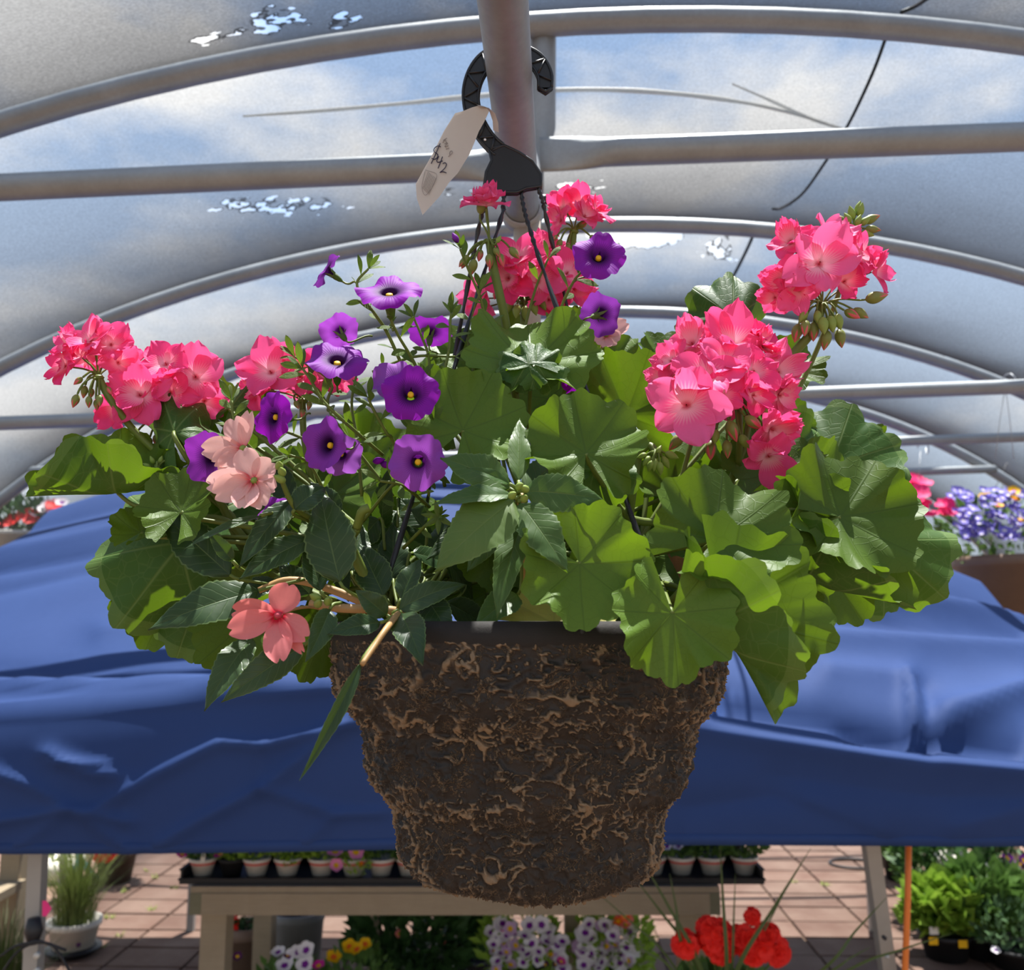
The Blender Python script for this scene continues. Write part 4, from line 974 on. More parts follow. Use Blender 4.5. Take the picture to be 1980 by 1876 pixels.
def head(pl, label, hub, ped, florets, buds=(), extra=0, exr=40, Yh=None, spread=1.0, ped_r=.0028):
    """hub px,py,Y; ped: polyline of (px,py,Y) leading from hub; florets: (px,py,rpx,normal|None,dy)"""
    H0 = P(*hub); s = dep(H0)/F_PX; g = G()
    pp = [P(*p) for p in ped]
    if pp: g.tube(spline([H0]+pp, 6), ped_r, 9)
    rd_ = random.Random(int(hub[0]*3+hub[1])); items = []
    for fl in florets:
        px, py, r = fl[:3]; nm = fl[3] if len(fl) > 3 and fl[3] else None; dy = fl[4] if len(fl) > 4 else 0.0
        q = P(px, py, hub[2]+dy); d = (q-H0)
        n = camv(nm) if nm else (d.normalized()+camv((0, .25, .55))*0.9).normalized()
        items.append((q, 1.13*r*s, n, rd_.randrange(len(FLO)) if len(fl) < 6 else fl[5]))
    cx = sum(f[0] for f in florets)/max(1, len(florets)); cy = sum(f[1] for f in florets)/max(1, len(florets))
    for k in range(extra):
        a = rd_.uniform(0, 6.28); e = rd_.uniform(.2, .8)*exr
        q = P(cx+e*math.cos(a)*1.2, cy+e*math.sin(a), hub[2]+rd_.uniform(.012, .035)); items.append((q, rd_.uniform(30, 42)*s, ((q-H0).normalized()+V((rd_.uniform(-.5, .5), 0, rd_.uniform(0, .6)))).normalized(), rd_.randrange(len(FLO))))
    bl = []
    for b_ in buds:
        px, py, ang, L_ = b_[:4]; dy = b_[4] if len(b_) > 4 else rd_.uniform(-.012, .004); gm = BUDG if len(b_) > 5 and b_[5] else BUD
        q = P(px, py, hub[2]+dy); d = RGT*math.cos(math.radians(ang))+UPV*math.sin(math.radians(ang))-FWD*rd_.uniform(-.2, .35); bl.append((q, d.normalized(), L_*s, gm))
    for q, R, n, k in items: g.tube(bez(H0, H0+(q-H0)*.3+V((0, 0, .006)), q-n*R*.5, q-n*R*.06, 6), 0.0008, 5, cap=False)
    for q, d, L_, gm in bl: g.tube(bez(H0, H0+(q-H0)*.4+V((0, 0, .008)), q-d*.008, q, 6), 0.0009, 5, cap=False)
    g.tube([H0-UPV*.002, H0, H0+UPV*.002], [.0035, .0048, .0030], 9)
    hd = g.obj('flower_head', M_STEM, pl['o'], origin=H0); 
    if label: hd['label'] = label
    for q, R, n, k in items: inst('floret', FLO[k], hd, dirM(q, n, R, rd_.uniform(0, 6)))
    for q, d, L_, gm in bl: inst('bud', gm, hd, dirM(q, d, L_, rd_.uniform(0, 6)))
    return hd
head(GL, 'loose rose-pink flower head with drooping buds at the far end of the left stem', (190, 730, .70), [(215, 775, .70), (268, 842, .71), (345, 912, .72)],
     [(128, 708, 42, (-.5, .1, .85), 0), (134, 668, 36, (-.4, .4, .8), 0), (176, 660, 42, (-.1, .6, .8), -.01), (215, 668, 40, (.3, .5, .8), 0), (158, 690, 34, None, -.01), (228, 702, 36, (.5, .2, .8), .01)],
     [(165, 745, -100, 26), (150, 762, -110, 28), (172, 765, -95, 24), (192, 762, -80, 26), (206, 748, -50, 22), (178, 750, -105, 22), (186, 772, -85, 22), (160, 730, -140, 22)], 3, 24)
head(GL, None, (330, 792, .73), [(350, 860, .73), (400, 930, .73), (480, 1050, .74)],
     [(272, 766, 56, (.1, .2, .97), -.02), (322, 706, 50, (0, .45, .9), -.01), (378, 730, 54, (.4, .2, .9), 0), (228, 790, 42, (-.5, -.1, .85), 0), (255, 712, 40, (-.2, .5, .85), 0), (330, 760, 44, (.3, .1, .95), -.01), (395, 775, 40, (.5, -.2, .8), .01)],
     [(257, 850, -100, 36), (290, 845, -95, 26), (312, 855, -100, 30), (335, 862, -95, 34), (356, 838, -90, 42, .0), (300, 840, -80, 24)], 5, 40)
head(GL, None, (585, 775, .74), [(590, 860, .74), (620, 980, .75), (700, 1150, .75)],
     [(525, 722, 56, (-.1, .4, .9), -.01), (580, 730, 46, (.1, .5, .85), 0), (625, 726, 46, (.4, .3, .85), 0), (495, 752, 40, (-.5, .1, .85), 0), (650, 735, 34, (.5, .4, .7), .01)], [(570, 775, -60, 20), (600, 775, -100, 20), (620, 768, -60, 20), (585, 790, -90, 22)], 3, 30)
# top centre: one open floret above a cluster of nodding buds
head(GC, 'nodding cluster of pink buds with one open double flower above', (947, 468, .735), [(955, 520, .735), (966, 570, .735), (980, 640, .745), (1000, 800, .77)],
     [(940, 400, 46, (.05, .9, .3), -.005, 6), (940, 392, 36, (-.1, .85, .5), -.004, 3)],
     [(905, 492, -115, 30), (918, 500, -105, 34), (945, 490, -85, 30), (966, 490, -75, 30), (985, 478, -50, 30), (955, 478, -60, 24), (930, 482, -100, 26), (928, 415, 80, 36, .0), (900, 500, -125, 22), (960, 470, 60, 18, -.01, 1)], 0, ped_r=.0038)
head(GC, None, (1110, 448, .80), [(1105, 500, .80), (1090, 600, .81), (1060, 760, .82)],
     [(1090, 405, 36, (-.3, .5, -.6), 0), (1120, 398, 36, (.1, .6, -.4), 0), (1152, 410, 32, (.5, .4, .4), 0, 3), (1085, 428, 30, (-.6, .2, .3), 0), (1130, 420, 30, (.3, .5, .6), -.005, 6)], [(1085, 462, -110, 22), (1100, 470, -100, 22), (1078, 455, -130, 18), (1118, 440, 30, 24), (1140, 455, -40, 22), (1095, 478, -95, 22, 0, 1), (1108, 460, -80, 20, 0, 1)], 0)
head(GC, 'full rose-pink flower head behind the black strands', (1012, 585, .80), [(1012, 640, .80), (1015, 760, .81)],
     [(1000, 505, 54, (-.1, .4, .9), -.02), (1050, 490, 46, (.2, .6, .8), 0), (1095, 530, 48, (.4, .3, .85), -.01), (1075, 500, 42, (.3, .6, .7), .01), (1108, 560, 40, (.6, 0, .8), 0), (985, 540, 46, (-.3, .1, .95), -.02), (1040, 545, 46, (.1, .1, .98), -.02), (925, 575, 36, (-.6, .1, .8), .02), (935, 595, 30, (-.6, -.2, .8), .02), (1060, 580, 36, (.3, -.2, .9), 0)],
     [(990, 580, -110, 28, -.01, 1), (1000, 588, -95, 30, -.01, 1), (1015, 590, -88, 30, -.01, 1), (1030, 585, -75, 28, -.01, 1), (1043, 578, -60, 26, -.01, 1), (980, 570, -130, 24, -.01), (960, 560, -100, 22), (985, 560, 100, 18)], 5, 40)
# right: tall head on a leaning stalk
head(GR, 'open rose-pink flower head over hanging buds on a tall leaning stalk', (1590, 590, .73), [(1576, 632, .73), (1545, 672, .735), (1512, 705, .74)],
     [(1583, 512, 66, (-.05, .3, .95), -.02), (1530, 470, 44, (-.5, .5, .7), 0), (1520, 545, 46, (-.6, -.1, .8), -.005), (1600, 465, 46, (.1, .7, .7), .005), (1660, 495, 46, (.3, .5, .8), .0), (1688, 525, 42, (.7, .2, .65), .005), (1545, 560, 40, (-.3, -.3, .9), -.01), (1630, 545, 42, (.3, 0, .95), 0), (1500, 575, 34, (-.6, -.4, .7), 0)],
     [(1545, 625, -105, 40), (1558, 618, -100, 36), (1574, 622, -95, 40), (1590, 612, -90, 38, -.012, 1), (1605, 610, -85, 36, -.01, 1), (1618, 606, -80, 34, -.01, 1), (1600, 638, -100, 40), (1622, 635, -85, 40), (1632, 600, -30, 34), (1648, 598, -25, 38), (1672, 580, 12, 44), (1560, 600, -120, 30, -.01, 1), (1580, 600, -90, 30, -.01, 1), (1555, 590, -170, 24, .0, 1)], 3, 50, ped_r=.0038)
head(GR, 'tight cluster of green buds with pink tips above the tall flower head', (1650, 450, .77), [(1640, 500, .77), (1610, 600, .775), (1540, 760, .78), (1400, 1000, .77)],
     [], [(1636, 430, 160, 32), (1650, 425, 110, 28, 0, 1), (1660, 420, 80, 28, 0, 1), (1668, 430, 20, 34), (1672, 442, -10, 30), (1640, 440, 170, 24, 0, 1), (1655, 438, 70, 24, -.012, 1), (1645, 432, 120, 24, -.012, 1), (1662, 436, 40, 26, -.01, 1), (1648, 446, 200, 24, -.01, 1), (1665, 448, -20, 26, -.01, 1), (1656, 412, 75, 24, 0, 1), (1654, 448, -60, 20, -.01, 1)], 0, ped_r=.0022)
# right: big full head
head(GR, 'largest full rose-pink flower head, drooping buds beneath it', (1425, 770, .70), [(1430, 830, .705), (1428, 900, .72)],
     [(1328, 785, 70, (-.25, .1, .96), -.045), (1365, 732, 62, (-.1, .55, .83), -.04), (1340, 668, 54, (-.4, .5, .75), 0), (1415, 668, 62, (0, .5, .87), -.01), (1475, 672, 48, (.4, .5, .75), 0), (1500, 722, 54, (.6, .2, .77), -.005), (1455, 720, 48, (.2, .3, .93), -.025), (1300, 700, 40, (-.6, .3, .7), 0), (1505, 765, 42, (.6, -.1, .8), -.01), (1400, 700, 46, (0, .6, .8), -.03), (1280, 730, 32, (-.7, .1, .7), .005), (1490, 830, 50, (.5, -.4, .75), -.03), (1485, 880, 48, (.1, -.6, .8), -.03), (1455, 765, 40, (.4, .1, .9), -.03), (1395, 765, 44, (0, .2, .98), -.04), (1520, 840, 34, (.7, -.3, .6), -.02), (1380, 650, 44, (-.1, .7, .6), .01), (1445, 650, 44, (.2, .7, .6), .01)],
     [(1320, 840, -130, 40), (1408, 812, -70, 44, -.03), (1440, 805, -40, 40, -.03), (1375, 850, -95, 42), (1405, 850, -88, 36, -.02), (1460, 790, -10, 38, -.02, 1), (1385, 830, -100, 30, -.02, 1), (1432, 840, -60, 34, -.02, 1), (1365, 835, -110, 30, -.01, 1)], 8, 70)
head(GR, 'small nodding cluster of green buds on an arched stalk', (1268, 876, .68), [], [], [(1258, 882, -130, 26, 0, 1), (1268, 885, -100, 28, -.01, 1), (1280, 882, -60, 28, 0, 1), (1285, 876, -20, 30, 0, 1), (1262, 890, -110, 24, -.012, 1), (1275, 892, -85, 28, -.012, 1), (1252, 878, -160, 22, 0, 1), (1270, 878, 60, 20, -.01, 1)], 0)
head(GL, 'tiny tight cluster of dark green buds on the left stem', (303, 908, .70), [(315, 893, .70), (335, 890, .705), (352, 905, .71)], [], [(a[0], a[1], a[2], 18, a[3], 1) for a in ((292, 905, 150, 0), (298, 898, 110, 0), (308, 898, 70, 0), (314, 908, -10, 0), (310, 918, -50, 0), (300, 920, -100, 0), (293, 914, -150, 0), (303, 908, -90, -.008), (296, 910, 180, -.006), (308, 912, -30, -.006))], 0, ped_r=.0012)
# ------------------------------------------------------------------ calibrachoa
def trumpet_geo(rd_, cup):
    vs, uv, f = [], [], []; seg, rings = 60, 13
    for i in range(rings+1):
        t = i/rings
        for k in range(seg):
            a = math.tau*k/seg
            lob = 1+0.10*math.cos(5*a)*t**3-0.13*math.exp(-((((a*5/math.tau+.5) % 1)-.5)/.07)**2)*t**5
            if t < .28: r = 0.13+0.10*(t/.28)**1.5; z = -0.62+0.55*(t/.28)
            else:
                q = (t-.28)/.72; r = 0.23+0.77*q*lob; z = -0.07+0.16*math.sin(q*1.7)+cup*q*q+0.10*q*q*math.sin(5*a+1.3)+0.09*q*q*math.sin(3*a+rd_*6)+0.04*q**3*math.sin(11*a)
                z -= 0.05*q*abs(math.cos(2.5*a))
            vs.append((r*math.cos(a), r*math.sin(a), z)); rr = 0.0 if t < .28 else (t-.28)/.72*0.9+.1; uv.append((rr*math.sin(a*1.0), rr*math.cos(a)))
    for i in range(rings):
        for k in range(seg): f.append((i*seg+k, i*seg+(k+1) % seg, (i+1)*seg+(k+1) % seg, (i+1)*seg+k))
    return vs, uv, f
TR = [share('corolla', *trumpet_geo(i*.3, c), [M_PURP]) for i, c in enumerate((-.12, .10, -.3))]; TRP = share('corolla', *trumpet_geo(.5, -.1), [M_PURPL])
g = G(); g.lathe((0, 0, -.12), [(0.0, .025), (0.06, .02), (0.105, 0.0), (0.115, -.1)], 16); EYE = share('throat', [tuple(v) for v in g.v], g.uv, g.f, [M_EYE])
g = G()                                            # calyx: funnel with five narrow sepals
g.lathe((0, 0, 0), [(0.05, -1.0), (0.12, -.85), (.16, -.6), (.15, -.45)], 12)
for k in range(5):
    a = math.tau*k/5; d = V((math.cos(a), math.sin(a), 0)); s_ = V((-d.y, d.x, 0)); b0 = len(g.v)
    for t, w in ((0, .07), (.5, .06), (1, .008)):
        c = d*(.15+.22*t*t)+V((0, 0, -.5+.42*t)); g.v += [c-s_*w, c+s_*w]; g.uv += [(0, t)]*2
    for i in range(2): g.f.append((b0+2*i, b0+2*i+1, b0+2*i+3, b0+2*i+2)); g.m.append(0)
CALYX = share('calyx', [tuple(v) for v in g.v], g.uv, g.f, [M_CAL])
def cal_flower(px, py, r, nrm, Y, roll=0.0, pale=False, var=0, eye=True, stemto=None):
    q = P(px, py, Y); n = camv(nrm); R = r*dep(q)/F_PX; M = dirM(q, n, R, roll)
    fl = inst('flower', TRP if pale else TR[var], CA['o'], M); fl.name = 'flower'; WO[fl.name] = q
    # children of a rotated part: use matrix_parent_inverse so that world placement stays exact
    def sub(name, me):
        o = bpy.data.objects.new(name, me); C.objects.link(o); o.parent = fl; o.matrix_basis = Matrix.Identity(4); return o
    if eye: sub('throat', EYE)
    sub('calyx', CALYX)
    if stemto:
        b_ = q-n*R*1.0; e = P(*stemto); g = G(); g.tube(bez(b_, b_-n*R*.6, e.lerp(b_, .35)+V((0, 0, .004)), e, 8), 0.0008, 6); g.obj('flower_stalk', M_STEM, CA['o'])
    return fl
cal_flower(752, 562, 64, (.0, .80, .58), .66, .2, stemto=(760, 640, .675)); cal_flower(630, 522, 38, (-.80, .55, .12), .68, stemto=(690, 548, .68)); cal_flower(652, 695, 60, (.12, .75, .62), .655, .9, stemto=(660, 760, .68))
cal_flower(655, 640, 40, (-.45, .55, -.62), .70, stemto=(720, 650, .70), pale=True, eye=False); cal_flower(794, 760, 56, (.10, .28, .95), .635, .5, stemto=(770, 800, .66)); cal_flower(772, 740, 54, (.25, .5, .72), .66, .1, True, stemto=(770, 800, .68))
cal_flower(526, 806, 52, (-.62, .05, .78), .65, .3, stemto=(600, 800, .68)); cal_flower(632, 860, 54, (-.55, .12, .82), .635, 1.0, var=1, stemto=(690, 850, .66)); cal_flower(660, 880, 42, (.2, -.2, .93), .66, .4, True, stemto=(700, 860, .68))
cal_flower(808, 893, 56, (.08, .05, .99), .625, .35, True, stemto=(830, 960, .66)); cal_flower(1158, 494, 52, (.0, .36, .93), .70, .15, stemto=(1110, 545, .72)); cal_flower(1165, 608, 44, (.55, .25, -.75), .74, .4, var=2, stemto=(1122, 632, .73))
cal_flower(1118, 715, 48, (.85, -.15, .35), .72, .2, var=2, stemto=(1090, 690, .73)); cal_flower(832, 640, 42, (.0, .7, -.55), .74, .2, stemto=(850, 690, .74)); cal_flower(404, 885, 52, (-.35, -.15, .9), .67, .6, var=1, stemto=(480, 900, .70)); cal_flower(528, 990, 34, (-.3, .5, .8), .67, .2, stemto=(580, 1000, .70))
for (x, y, a) in ((886, 470, 120), (720, 893, 10), (735, 897, -10)):
    inst('bud', share('bud', *bud_geo(), [M_PURP]), CA['o'], dirM(P(x, y, .70 if x > 800 else .66), RGT*math.cos(math.radians(a))+UPV*math.sin(math.radians(a)), 24*.72/F_PX))
vs, uv, f = lance_leaf(1.0, 0.30, .15, .35, 0, 0, 12, 3, 'spoon', 0.0); SPOON = share('leaf', vs, uv, f, [M_CAL])
def cal_stem(pts, n_leaf, size=46, r=.0012, tipwhorl=4, seed=1):
    rd_ = random.Random(seed); st = stem(CA, pts, r*1.25, r*.8); w = spline([P(*p) for p in pts], 8); N = len(w)
    def put(p, d, s):
        s *= dep(p)/F_PX; d = d.normalized(); n = camv((rd_.uniform(-.4, .4), rd_.uniform(.2, .9), .6)); n = (n-d*n.dot(d)).normalized()
        inst('leaf', SPOON, st, basis(d.cross(n), d, n, p, s))
    for k in range(n_leaf):
        i = int((0.15+0.85*k/max(1, n_leaf))*(N-1)); t = (w[min(i+1, N-1)]-w[max(i-1, 0)]).normalized(); a = k*2.4+rd_.uniform(-.4, .4)
        s1 = t.cross(FWD).normalized(); s2 = t.cross(s1)
        put(w[i], t*rd_.uniform(.3, .9)+s1*math.cos(a)+s2*math.sin(a)*.8, size*rd_.uniform(.75, 1.15))
    t = (w[-1]-w[-3]).normalized(); s1 = t.cross(FWD).normalized(); s2 = t.cross(s1)
    for k in range(tipwhorl):
        a = math.tau*k/max(1, tipwhorl)+rd_.uniform(-.3, .3); put(w[-1], t*1.1+s1*math.cos(a)*.8+s2*math.sin(a)*.6, size*rd_.uniform(.6, 1.0))
ST = [([(830, 800, .72), (806, 713, .70), (769, 647, .68), (750, 605, .67)], 7, 48, 0), ([(800, 760, .71), (753, 652, .69), (726, 609, .68), (708, 583, .68), (690, 548, .68), (712, 520, .68)], 9, 46, 4), ([(800, 960, .70), (761, 855, .67), (748, 838, .66), (721, 790, .65), (712, 769, .645)], 7, 50, 5),
      ([(740, 880, .70), (662, 812, .67), (622, 772, .665), (601, 735, .66), (585, 713, .66)], 9, 54, 5), ([(850, 800, .72), (854, 742, .70), (868, 678, .70), (870, 633, .70), (872, 606, .70)], 7, 44, 5), ([(950, 720, .76), (940, 633, .74), (930, 580, .73), (905, 520, .72), (890, 482, .71)], 8, 46, 4),
      ([(1060, 690, .74), (1085, 596, .73), (1109, 545, .72), (1128, 522, .715)], 6, 48, 2), ([(1060, 640, .74), (1085, 605, .73), (1122, 633, .735)], 2, 36, 0), ([(520, 900, .70), (470, 850, .69), (452, 810, .69), (448, 775, .69)], 6, 50, 5), ([(780, 900, .72), (820, 780, .72), (830, 700, .72), (815, 650, .72), (800, 615, .72)], 9, 42, 4),
      ([(690, 900, .70), (590, 850, .68), (540, 830, .67)], 6, 44, 3), ([(830, 980, .70), (780, 940, .66), (735, 930, .65)], 6, 48, 3), ([(860, 940, .70), (845, 860, .67), (838, 820, .665)], 4, 44, 4), ([(700, 960, .72), (690, 850, .72), (680, 780, .72), (690, 720, .72)], 8, 46, 4), ([(760, 960, .74), (640, 800, .73), (640, 740, .73), (570, 690, .72)], 9, 46, 4),
      ([(900, 860, .72), (915, 720, .73), (905, 640, .73), (930, 560, .735)], 7, 42, 4), ([(990, 880, .74), (985, 800, .73), (960, 780, .73)], 5, 40, 4), ([(560, 1020, .72), (520, 960, .70), (470, 940, .69)], 5, 44, 3), ([(700, 1010, .72), (770, 930, .70), (840, 920, .69)], 7, 44, 3), ([(780, 1060, .70), (830, 1010, .67), (848, 1000, .66)], 4, 34, 6), ([(650, 1000, .72), (600, 900, .70), (560, 880, .69)], 6, 44, 3), ([(720, 720, .72), (800, 690, .72), (880, 690, .72)], 5, 40, 3), ([(1000, 760, .76), (1010, 660, .77), (1035, 560, .76), (1060, 500, .75)], 4, 44, 3)]
for i, (pts, nl_, sz, tw) in enumerate(ST): cal_stem(pts, nl_, sz, tipwhorl=tw, seed=i+1)
rfill = random.Random(77)
for k in range(34):
    x = rfill.uniform(620, 1420); y = rfill.uniform(930, 1180); ger_leaf(GC if k % 2 else GL, x, y, rfill.uniform(60, 100), rfill.uniform(20, 160), (rfill.uniform(-.3, .3), rfill.uniform(.2, .6), .8), rfill.uniform(.76, .88))
for k in range(26):
    x = rfill.uniform(560, 960); y = rfill.uniform(960, 1180); a = rfill.uniform(0, 6.28); l = rfill.uniform(70, 120)
    imp_leaf(IL, (x, y), (x+l*math.cos(a), y-l*math.sin(a)), rfill.uniform(40, 60), rfill.uniform(.70, .78), rfill.uniform(.70, .78), (rfill.uniform(-.3, .3), .4, .85), None, .2, .5, None)
# ------------------------------------------------------------------ impatiens flowers: each petal its own piece
def imp_petal(fl, o, base, tip, wpx, Y, mat, dz=0.0, notch=.12, lift=0.0):
    a, t = P(base[0], base[1], Y), P(tip[0], tip[1], Y+dz); d = t-a; L_ = d.length; v = d.normalized(); n = camv((random.uniform(-.15, .15), .25+lift, .95)); n = (n-v*n.dot(v)).normalized(); u = v.cross(n); W2 = wpx*dep(a)/F_PX/2
    vs, uv, f = [], [], []; nl, nw = 14, 10; ph = random.uniform(0, 6)
    for i in range(nl+1):
        tt = i/nl; w = W2*(math.sin(math.pi*(.05+.77*tt**.9)))**.75
        for j in range(nw+1):
            s = 2*j/nw-1; y = L_*tt*(1-.14*s*s*tt*tt-notch*math.exp(-(s/.22)**2)*tt**5); z = W2*(.25*s*s-.15*math.sin(math.pi*tt)*.5+.08*math.sin(4*s+ph)*tt)+L_*.1*math.sin(tt*2.2)
            vs.append(a+u*(s*w)+v*y+n*z); uv.append((s*w/L_*.6, tt))
    for i in range(nl):
        for j in range(nw):
            k = i*(nw+1)+j; f.append((k, k+1, k+nw+2, k+nw+1))
    return mesh('petal', vs, f, mat, fl, uvs=uv)
def imp_flower(c, Y, petals, mat, label, stalk):
    o = P(c[0], c[1], Y); g = G(); g.tube([o+camv((0, 0, 1))*-.004, o, o+camv((0, .1, 1))*.004], [.002, .003, .0012], 8)
    fl = g.obj('flower', M_CORE if mat is M_SALM else M_BUDG, IL['o'], origin=o); fl['label'] = label
    for b0, t0, w, dz in petals: imp_petal(fl, o, b0, t0, w, Y, mat, dz)
    g = G(); e = P(*stalk); g.tube(bez(o, o+FWD*.012, e.lerp(o, .4)+V((0, 0, .006)), e, 8), .0011, 6); g.obj('stalk', M_STEMB, fl)
    return fl
imp_flower((538, 1190), .60, [((540, 1186), (562, 1128), 62, .004), ((534, 1186), (450, 1182), 50, .006), ((530, 1194), (440, 1222), 56, -.004), ((538, 1198), (545, 1286), 58, -.01), ((546, 1194), (598, 1238), 52, -.006), ((544, 1200), (590, 1266), 26, -.004)], M_SALM, 'salmon pink flower with a red centre', (620, 1178, .64))
imp_flower((470, 868), .64, [((470, 868), (452, 808), 50, .004), ((472, 866), (486, 795), 34, .006), ((466, 868), (388, 872), 50, -.004), ((468, 872), (410, 900), 40, -.008), ((470, 874), (426, 918), 44, -.01)], M_PALE, 'pale pink flower seen from the side', (520, 930, .66))
imp_flower((492, 930), .625, [((490, 926), (470, 868), 52, .004), ((494, 926), (530, 892), 52, .002), ((496, 932), (536, 948), 44, -.002), ((492, 936), (512, 986), 50, -.008), ((488, 936), (468, 988), 54, -.008), ((486, 930), (412, 962), 60, -.004), ((484, 926), (400, 940), 50, .004)], M_PALE, 'mottled pale pink double flower', (548, 935, .64))
fl4 = imp_flower((1172, 648), .78, [((1172, 650), (1128, 638), 44, .002), ((1172, 650), (1160, 672), 40, -.004), ((1174, 648), (1214, 624), 36, .004), ((1174, 650), (1196, 664), 40, -.002)], M_PALE, 'pale pink flower half hidden behind purple petals', (1150, 720, .78))
fi = 0
for x, y in ((548, 920), (552, 932), (540, 908), (620, 1160), (632, 1168), (612, 1172)): inst('bud', BUDG, IL['o'], dirM(P(x, y, .625), camv((random.uniform(-.6, .6), .4, .7)), .011))
# green star left by a dropped flower
g = G(); c = P(848, 1000, .655)
for k in range(5):
    a = math.radians((100, 170, 215, 270, 330)[k]); d = (RGT*math.cos(a)+UPV*math.sin(a)-FWD*.25).normalized(); s_ = d.cross(FWD).normalized(); b0 = len(g.v)
    for t, w in ((0, .0012), (.4, .0022), (.75, .0014), (1, .0002)): g.v += [c+d*(.013*t)-s_*w, c+d*(.013*t)-FWD*.0008, c+d*(.013*t)+s_*w]; g.uv += [(-1, t), (0, t), (1, t)]
    for i in range(3): g.f += [(b0+3*i, b0+3*i+1, b0+3*i+4, b0+3*i+3), (b0+3*i+1, b0+3*i+2, b0+3*i+5, b0+3*i+4)]; g.m += [0, 0]
g.obj('star_calyx', M_CAL, CA['o'])
# ------------------------------------------------------------------ background: benches, trays, potted plants
def wood_mat(name, c1, c2):
    b = NB(name); v = b.mapped('Object', (1.5, 1.5, 1.5)); n = b.noise(4, 5, 0.6, v, 1.5)
    wv = b.n('ShaderNodeTexNoise'); m = b.n('ShaderNodeMapping'); m.inputs['Scale'].default_value = (3, 60, 60); b.l(b.coord('Object'), m.inputs[0]); b.l(m.outputs[0], wv.inputs['Vector'])
    c = b.mix(n, c1, c2); c = b.mix(b.math('MULTIPLY', wv.outputs[0], 0.5), c, b.hsv(c1, 0.5, 1, 0.65))
    return b.done(b.bsdf(c, 0.85, 0, 0.2, b.bump(wv.outputs[0], 0.3, 0.003)))
M_WOOD = wood_mat('weathered_wood', srgb(150, 134, 110), srgb(178, 162, 136)); M_WOODG = wood_mat('greenish_end_grain', srgb(118, 116, 94), srgb(140, 134, 108))
M_TRAY = simple('black_tray', srgb(28, 28, 30), 0.5, 0, 0.4); M_BPOT = simple('black_pot', srgb(24, 24, 26), 0.55)
M_WPOT = simple('white_pot', srgb(206, 200, 188), 0.5); M_RED = simple('red_petal', srgb(238, 42, 30), 0.6, 0, 0.3, 0.25, 60, trans=0.2)
M_BAND = simple('red_band', srgb(196, 92, 84), 0.6); M_GREYB = simple('grey_bucket', srgb(128, 128, 126), 0.6); M_BROWN = simple('brown_pot', srgb(128, 104, 86), 0.6)
def fol_mat(name, a, b_, tr): return simple(name, a, 0.55, 0, 0.35, 0.45, 25, trans=tr)
M_F1 = fol_mat('foliage_mid', srgb(86, 118, 54), 0, .25); M_F2 = fol_mat('foliage_bright', srgb(136, 168, 58), 0, .3); M_F3 = fol_mat('foliage_dark', srgb(56, 88, 44), 0, .2); M_F4 = fol_mat('foliage_olive', srgb(98, 110, 48), 0, .25)
PCOL = {k: simple('petal_'+k, srgb(*c), 0.6, 0, 0.3, 0.12, 40, trans=0.25) for k, c in dict(white=(240, 234, 236), magenta=(222, 40, 160), pink=(244, 150, 190), hotpink=(244, 60, 130), yellow=(240, 190, 20), violet=(128, 40, 150), lilac=(134, 124, 214), coral=(232, 130, 120), mauve=(204, 170, 206), orange=(240, 110, 50), plum=(84, 22, 84)).items()}
def disc5(mat, mat2, name='flower'):
    vs, uv, f, mid = [], [], [], []
    for k in range(5):
        a0 = math.tau*k/5; b0 = len(vs)
        for t, w in ((0, .05), (.35, .34), (.75, .5), (1, .28)):
            for s in (-1, 0, 1):
                x = s*w; r = t*(1-.1*abs(s)); vs.append((x*math.cos(a0)+r*math.sin(a0), -x*math.sin(a0)+r*math.cos(a0), .18*t*t+.1*abs(s)*t+.02*(k % 2))); uv.append((s, t))
        for i in range(3):
            for j in range(2): a = b0+i*3+j; f.append((a, a+1, a+4, a+3)); mid.append(1 if i == 0 and mat2 else 0)
    return share(name, vs, uv, f, [mat, mat2 or mat], mid)
DISC = {k: disc5(m, PCOL['yellow'] if k not in ('yellow', 'white', 'lilac') else PCOL['violet'] if k == 'white' else PCOL['white'] if k == 'lilac' else PCOL['orange']) for k, m in PCOL.items()}
DISC['red'] = disc5(M_RED, None); DISC['solidpink'] = disc5(PCOL['hotpink'], None)
def foliage(parent, c, rad, n, ls, mat, seed=1, up=0.5, name='foliage', aspect=0.5):
    rd_ = random.Random(seed); c = V(c); vs, f, uv = [], [], []
    for k in range(n):
        while True:
            e = V((rd_.uniform(-1, 1), rd_.uniform(-1, 1), rd_.uniform(-1, 1)))
            if e.length < 1: break
        e = e.normalized()*(e.length**0.5); p = c+V((e.x*rad[0], e.y*rad[1], e.z*rad[2]))
        d = (V((e.x, e.y, max(e.z, -.2)+up))+V((rd_.uniform(-.6, .6), rd_.uniform(-.6, .6), rd_.uniform(-.3, .6)))).normalized()
        s = d.cross(V((rd_.uniform(-1, 1), rd_.uniform(-1, 1), rd_.uniform(-.2, 1)))).normalized(); nn = s.cross(d); L_ = ls*rd_.uniform(.6, 1.3); w = L_*aspect; b0 = len(vs)
        vs += [p, p+d*L_*.45+s*w*.5+nn*L_*.08, p+d*L_*.5-nn*L_*.02, p+d*L_*.45-s*w*.5+nn*L_*.08, p+d*L_-nn*L_*.12]; uv += [(0, 0)]*5
        f += [(b0, b0+1, b0+2), (b0, b0+2, b0+3), (b0+1, b0+4, b0+2), (b0+2, b0+4, b0+3)]
    o = mesh(name, vs, f, mat, parent, uvs=uv); o['kind'] = 'stuff'; return o
